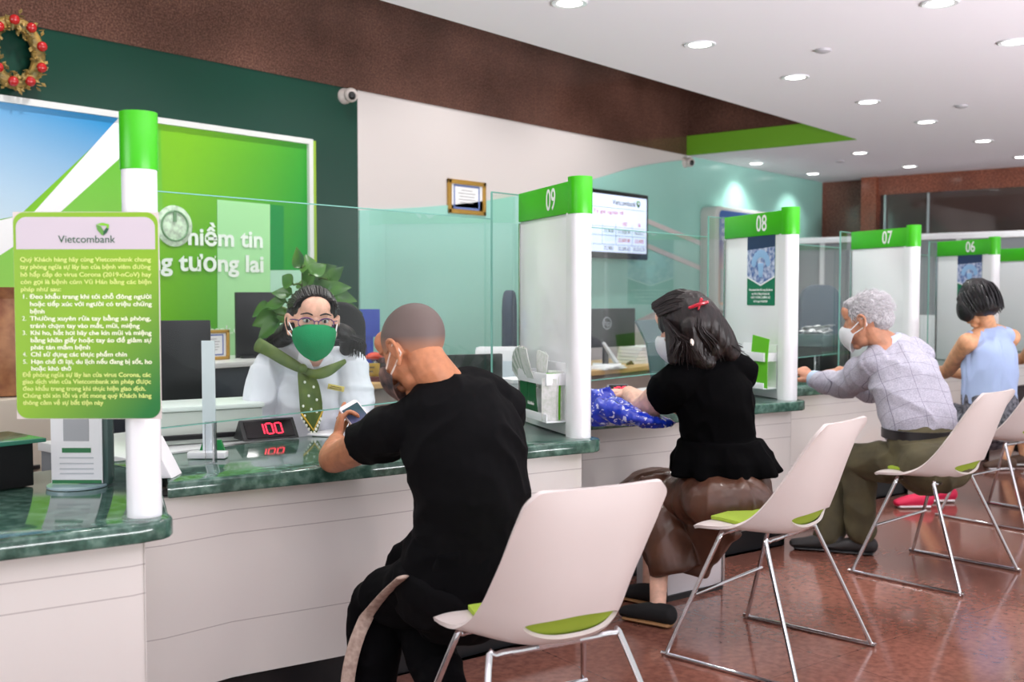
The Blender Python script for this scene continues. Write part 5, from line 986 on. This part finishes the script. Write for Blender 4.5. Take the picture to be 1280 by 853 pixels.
# ---- women seated further along
def woman_bob(off, lab, top, skin, hairm, shoes, skirt):
    O = V(off); K = lambda x, y, d: J(x, y, d) + O
    hd = K(1221, 380, 6.72); r = empty('person', tuple(V((7.05, 2.0, 0)) + O), 0, lab, 'person'); s = 1.12
    fh = (-RV * .45 + HV * .89); f = fh * math.cos(.5) - UV * math.sin(.5); M = hmat(hd, f); T = M @ Matrix.Scale(s, 4); R = V((.97, -.24, 0))
    nb_ = K(1236, 413, 6.76); SL, SR = K(1210, 428, 6.66), K(1264, 422, 6.88); EL, WL = K(1184, 464, 6.98), K(1158, 470, 7.25); ER, WR = K(1225, 470, 7.2), K(1180, 465, 7.45)
    tor = [(K(1238, 525, 6.7), .18, .15), (K(1236, 495, 6.72), .17, .14), (K(1237, 462, 6.74), .175, .13), (K(1238, 438, 6.76), .17, .11), (K(1238, 425, 6.77), .13, .08)]
    HL, KL, AL = K(1225, 535, 6.65), K(1182, 535, 6.95), K(1150, 618, 6.56); HR_, KR, AR = K(1252, 530, 6.8), K(1178, 528, 7.15), K(1180, 612, 6.75)
    B = MB(); head(B, M, s, False); neck(B, M, s, nb_, .044); torso(B, tor, R, -.018); B.limb([(SL, .048), (nb_, .05), (SR, .048)], seg=14); arm(B, SL, EL, WL, 1.05); arm(B, SR, ER, WR, 1.0); leg(B, HL, KL, AL, .95); leg(B, HR_, KR, AR, .95)
    hand(B, WL, -RV * .6 + HV * .7, UV, thumb=-1, s=1.0); hand(B, WR, -RV * .6 + HV * .7, UV, thumb=-1, s=1.0); B.build('body', skin, r, voxel=.005)
    b = MB(); torso(b, tor[1:], R, .02); b.limb([(SL.lerp(nb_, .25), .05), (nb_ - UV * .03, .05), (SR.lerp(nb_, .25), .05)], seg=14); b.build('sleeveless_top', top, r, voxel=.008, iters=3, post=folds(.012, 7, (1.5, 1.5, .5), 5))
    b = MB(); torso(b, [(K(1238, 530, 6.7), .19, .16), (K(1237, 500, 6.72), .18, .15)], R, .01)
    for h_, k in ((HL, KL), (HR_, KR)): b.limb([(h_, .12), (V(h_).lerp(k, .6), .12), (k + (k - h_) * .0, .11), (k - UV * .22 + (AL - KL) * .1, .11)], seg=18)
    b.build('skirt', skirt, r, voxel=.009, iters=3, post=folds(.012, 6, (1, 1, .7), 1))
    for a in (AL, AR): shoe('canvas_shoe', a, (-.6, .8), shoes, r, PAPER, .24)
    b = MB(); b.ell((0, -.024, .036), (.094, .112, .100), M=T); b.ell((0, -.045, -.03), (.092, .085, .07), M=T); b.ell((-.062, .04, -.02), (.035, .055, .07), M=T); b.ell((.062, .04, -.02), (.035, .055, .07), M=T); ho = b.build('bobbed_hair', hairm, r, voxel=.006, iters=3, post=folds(.004, 20, (1, 1, .3), 2))
    rn = random.Random(9); b = MB(); ps = []
    for k in range(30): a = 2 * math.pi * k / 30; ps.append([T @ V((.03 * math.cos(a), -.02 + .03 * math.sin(a), .135)), T @ V((.09 * math.cos(a), -.024 + .108 * math.sin(a), .06)), T @ V((.094 * math.cos(a), -.034 + .105 * math.sin(a), -.02)), T @ V((.084 * math.cos(a), -.04 + .085 * math.sin(a), -.085))])
    ps = [p for p in ps if (M.inverted() @ p[2]).y < .085]; strands(b, ps, 180, .004, .004, rn); b.build('hair_locks', hairm, ho)
woman_bob((0, 0, 0), 'woman with a short black bob and sleeveless pale blue top', mat('pale_blue_cotton', (164, 184, 222), .8), SKIN['warm'], HAIRK, mat('pink_canvas', (226, 36, 84), .6), mat('grey_print_fabric', (120, 122, 132), .85, rgb2=(40, 42, 52), noise_scale=45))
woman_bob((1.86, -.02, 0), 'person in a yellow top cut off by the right edge beyond the blue top', mat('yellow_cotton', (214, 178, 26), .8), SKIN['warm'], HAIRK, mat('brown_canvas', (92, 70, 56), .6), mat('dark_fabric', (52, 44, 46), .85))

# ---- staff member behind the glass
def staff():
    hd = J(391, 405, 4.22); r = empty('person', (2.85, 3.5, 0), 0, 'staff woman in white shirt, green mask, purple glasses and olive scarf', 'person')
    s = 1.13; f = (-HV * .96 + RV * .30 + UV * -.06); M = hmat(hd, f, UV + RV * .05); T = M @ Matrix.Scale(s, 4); R = V((-HV * .96 + RV * .15)).cross(UV).normalized(); F0 = UV.cross(R).normalized()
    nb_ = J(393, 452, 4.34); SR, SL = J(337, 462, 4.36), J(437, 458, 4.42); ER, WR = J(323, 528, 4.32), J(352, 584, 4.34); EL, WL = J(448, 524, 4.34), J(440, 548, 4.06)
    tor = [(J(394, 640, 4.50), .17, .14), (J(393, 580, 4.48), .155, .12), (J(391, 530, 4.44), .165, .125), (J(390, 490, 4.42), .175, .125), (J(390, 466, 4.42), .14, .09)]
    HL, KL, AL = J(430, 648, 4.5), J(440, 655, 4.2), J(440, 765, 4.2); HR_, KR, AR = J(365, 648, 4.5), J(360, 655, 4.2), J(360, 765, 4.2)
    for nm in (0,): pass
    B = MB(); head(B, M, s); neck(B, M, s, nb_, .045); torso(B, tor, R, -.018); B.limb([(SL, .04), (nb_, .035), (SR, .04)], seg=14); arm(B, SL, EL, WL, 1.05, .9); arm(B, SR, ER, WR, 1.05, .9); leg(B, HL, KL, AL, .95); leg(B, HR_, KR, AR, .95)
    hand(B, WL, -HV * .6 + RV * .1, UV, thumb=1, curl=(.3, .3, .3), s=1.0); hand(B, WR, -HV * .3 + RV * .9, UV, thumb=-1, curl=(.4, .4, .3), s=1.0)
    B.build('body', SKIN['fair'], r, voxel=BV)
    WS = mat('white_shirt', (222, 224, 232), .8, spec=.2); b = MB(); torso(b, tor[1:-1] + [(J(390, 468, 4.42), .145, .10)], R, .016); b.limb([(SL, .066), (J(418, 452, 4.4), .055), (nb_ - UV * .01, .068), (J(358, 448, 4.36), .07), (SR, .066)], seg=16)
    for a, e, w_ in ((SL, EL, WL), (SR, ER, WR)): b.limb([(a, .075), (V(a).lerp(e, .5), .074), (e, .062), (V(e).lerp(w_, .5), .052), (V(e).lerp(w_, .95), .042)], seg=18, round_ends=False)
    sh = b.build('shirt', WS, r, voxel=.006, iters=4, post=folds(.012, 8, (1, 1, .8), 7, .001))
    def onp(px, py, D): return J(px, py, D)
    for pts in ([J(376, 428, 4.245), J(372, 452, 4.235), J(394, 466, 4.235), J(389, 456, 4.235), J(381, 440, 4.24)], [J(410, 440, 4.27), J(399, 458, 4.25), J(396, 466, 4.25), J(418, 458, 4.27), J(416, 446, 4.28)]):
        b = MB(); c = sum(pts, V()) / len(pts); n = len(pts); b.add(pts + [p + HV * .012 for p in pts], [tuple(range(n)), tuple(range(2 * n - 1, n - 1, -1))] + [(i, (i + 1) % n, (i + 1) % n + n, i + n) for i in range(n)]); b.build('collar_point', WS, sh, smooth=False)
    b = MB(); b.limb([(nb_ + UV * .0, .074, .066), (nb_ + UV * .045, .066, .06)], ref=R, seg=24, sub=1, round_ends=False); b.build('collar_band', WS, sh)
    SC = mat('scarf_olive', (98, 116, 48), .55, rgb2=(74, 96, 40), noise_scale=20, spec=.5)
    b = MB(); b.limb([(J(322, 431, 4.36), .03, .012), (J(336, 438, 4.26), .026, .012), (J(354, 449, 4.23), .025, .012), (J(372, 459, 4.215), .020, .012), (J(379, 463, 4.21), .012, .010)], ref=UV + RV * .5, seg=14)
    b.limb([(J(379, 462, 4.21), .012, .01), (J(394, 468, 4.205), .020, .010), (J(412, 463, 4.22), .022, .010), (J(431, 452, 4.28), .010, .006)], ref=UV, seg=14); sc = b.build('scarf', SC, r, label='olive green scarf')
    b = MB(); b.ell(J(378, 461, 4.195), (.02, .02, .02)); b.build('knot', SC, sc)
    rows = []; TL = [(372, 464, 386, 464), (373, 478, 397, 474), (374, 492, 400, 488), (375, 508, 403, 503), (376, 522, 403, 519), (385, 534, 399, 533), (392, 545, 394, 545)]
    for j, (x0, y0, x1, y1) in enumerate(TL): D = 4.225 - .012 * math.sin(j * .6); rows.append([J(x0 + (x1 - x0) * u, y0 + (y1 - y0) * u, D - .012 * math.sin(u * math.pi * 2)) for u in (0, .2, .4, .6, .8, 1)])
    b = MB(); b.grid(rows); b.build('scarf_tail', SC, sc, solid=.004, subsurf=1)
    b = MB(); b.limb([(J(376, 516, 4.20), .004), (J(392, 538, 4.20), .004), (J(403, 515, 4.20), .004)], seg=6, sub=1); b.build('gold_border', mat('scarf_gold', (206, 168, 50), .5), sc)
    b = MB()
    for px, py in ((381, 478), (392, 484), (386, 495), (379, 508), (396, 500), (389, 512), (381, 520), (396, 515)): b.ell(J(px, py, 4.203), (.005, .005, .006), seg=8, rings=5)
    for k in range(5): b.ell(J(377 + 3 * k, 523 + 4.6 * k, 4.20), (.005, .005, .007), seg=8, rings=5); b.ell(J(401 - 2 * k, 524 + 4.2 * k, 4.20), (.005, .005, .007), seg=8, rings=5)
    b.build('printed_dots', mat('scarf_white', (228, 230, 220), .6), sc)
    F_ = frame(J(420, 485, 4.272), RV * .98 - UV * .2, UV * .98 + RV * .2); b = MB(); b.box((0, 0, 0), (.068, .022, .004), bev=.001, M=F_); tg = b.build('name_badge', mat('badge_gold', (222, 202, 110), .3, .3), r); b = MB(); b.box((0, .003, .0025), (.045, .003, .001), M=F_); b.box((0, -.004, .0025), (.052, .003, .001), M=F_); b.build('engraved_lines', MATS['engraving'], tg, smooth=False)
    # hair drawn back, loose behind the shoulders
    b = MB(); b.ell((0, -.030, .046), (.083, .098, .090), M=T); b.ell((0, -.055, .0), (.088, .075, .085), M=T); b.ell((.074, -.03, .0), (.02, .045, .06), M=T); b.ell((-.074, -.03, .0), (.02, .045, .06), M=T)
    b.limb([(T @ V((.066, -.05, -.02)), .038), (J(352, 425, 4.34), .04), (J(350, 443, 4.37), .026)], seg=16); b.limb([(T @ V((-.066, -.05, -.02)), .036), (J(434, 420, 4.34), .036), (J(432, 438, 4.37), .024)], seg=16)
    ho = b.build('hair', HAIRB, r, voxel=.005, iters=3, post=folds(.003, 26, (1, 1, .4), 3)); rn = random.Random(31); b = MB(); ps = []
    for k in range(26):
        a = -1.45 + 2.9 * k / 25; ps.append([T @ V((.074 * math.sin(a), .052 + .014 * math.cos(a), .058 + .048 * math.cos(a))), T @ V((.083 * math.sin(a), .01, .050 + .083 * math.cos(a))), T @ V((.088 * math.sin(a), -.05, .040 + .088 * math.cos(a)))])
    strands(b, ps, 190, .0028, .003, rn)
    for g, x in ((1, 350), (-1, 434)): strands(b, [[T @ V((g * .082, -.03, .03)), T @ V((g * .094, -.04, -.03)), J(x - 8 * g + 5 * k, 425, 4.33), J(x - 10 * g + 6 * k, 445, 4.35)] for k in range(-1, 3)], 60, .003, .006, rn)
    b.build('hair_locks', HAIRB, ho)
    # eyes, brows, glasses, mask
    EW = mat('eye_white', (226, 220, 216), .2); EI = mat('iris_brown', (40, 26, 22), .15)
    for g in (-1, 1):
        b = MB(); b.ell((g * .031, .078, .017), (.0135, .012, .0075), M=T); e = b.build('eye', EW, r); b = MB(); b.ell((g * .031, .0855, .017), (.0062, .0052, .0062), M=T); b.build('iris', EI, e)
        b = MB(); b.limb([(T @ V((g * .016, .089, .019)), .0016), (T @ V((g * .031, .0925, .0265)), .0022), (T @ V((g * .047, .084, .021)), .0016)], seg=8); b.build('eyelid', mat('lash_dark', (52, 34, 32), .5) if g < 0 else MATS['lash_dark'], e)
        b = MB(); b.limb([(T @ V((g * .014, .090, .038)), .0028), (T @ V((g * .032, .092, .044)), .0034), (T @ V((g * .052, .078, .038)), .002)], seg=8); b.build('eyebrow', HAIRB, r)
    b = MB(); GM = mat('glasses_purple', (92, 44, 112), .25, coat=.3)
    for g in (-1, 1):
        b.tube([T @ V((g * .034 + .0275 * math.cos(t), .104 - .010 * (abs(g * .034 + .0275 * math.cos(t)) / .06) ** 2, .010 + .0185 * math.sin(t))) for t in [k * math.pi / 14 for k in range(28)]], .0021, closed=True)
        b.tube([T @ V((g * .060, .094, .018)), T @ V((g * .076, .06, .018)), T @ V((g * .084, -.01, .012))], .0024, seg=8)
    b.tube([T @ V((-.0075, .104, .016)), T @ V((0, .107, .019)), T @ V((.0075, .104, .016))], .0021, seg=8); gl = b.build('glasses', GM, r, label='purple framed glasses')
    for g in (-1, 1): b = MB(); b.ell((g * .034, .101, .010), (.026, .0012, .0175), M=T); b.build('lens', ACRY, gl)
    mask(M, s, mat('mask_green', (24, 136, 84), .8, spec=.2, bump=.3, bump_scale=80), r, strap=PAPER, label='green cloth face mask')
staff()
r = office_chair(414, 432, 4.85, 'black office chair behind the staff woman', s=.72, m=SOFTBLACK, rz=-.88)
p = PZ(440, 546, CT); b = MB(); b.box((p.x + .05, p.y + .05, CT + .004), (.21, .297, .006), rz=.3); tag(b.build('paper_form', PAPER, smooth=False), 'white paper form on the counter before the staff woman', 'form')
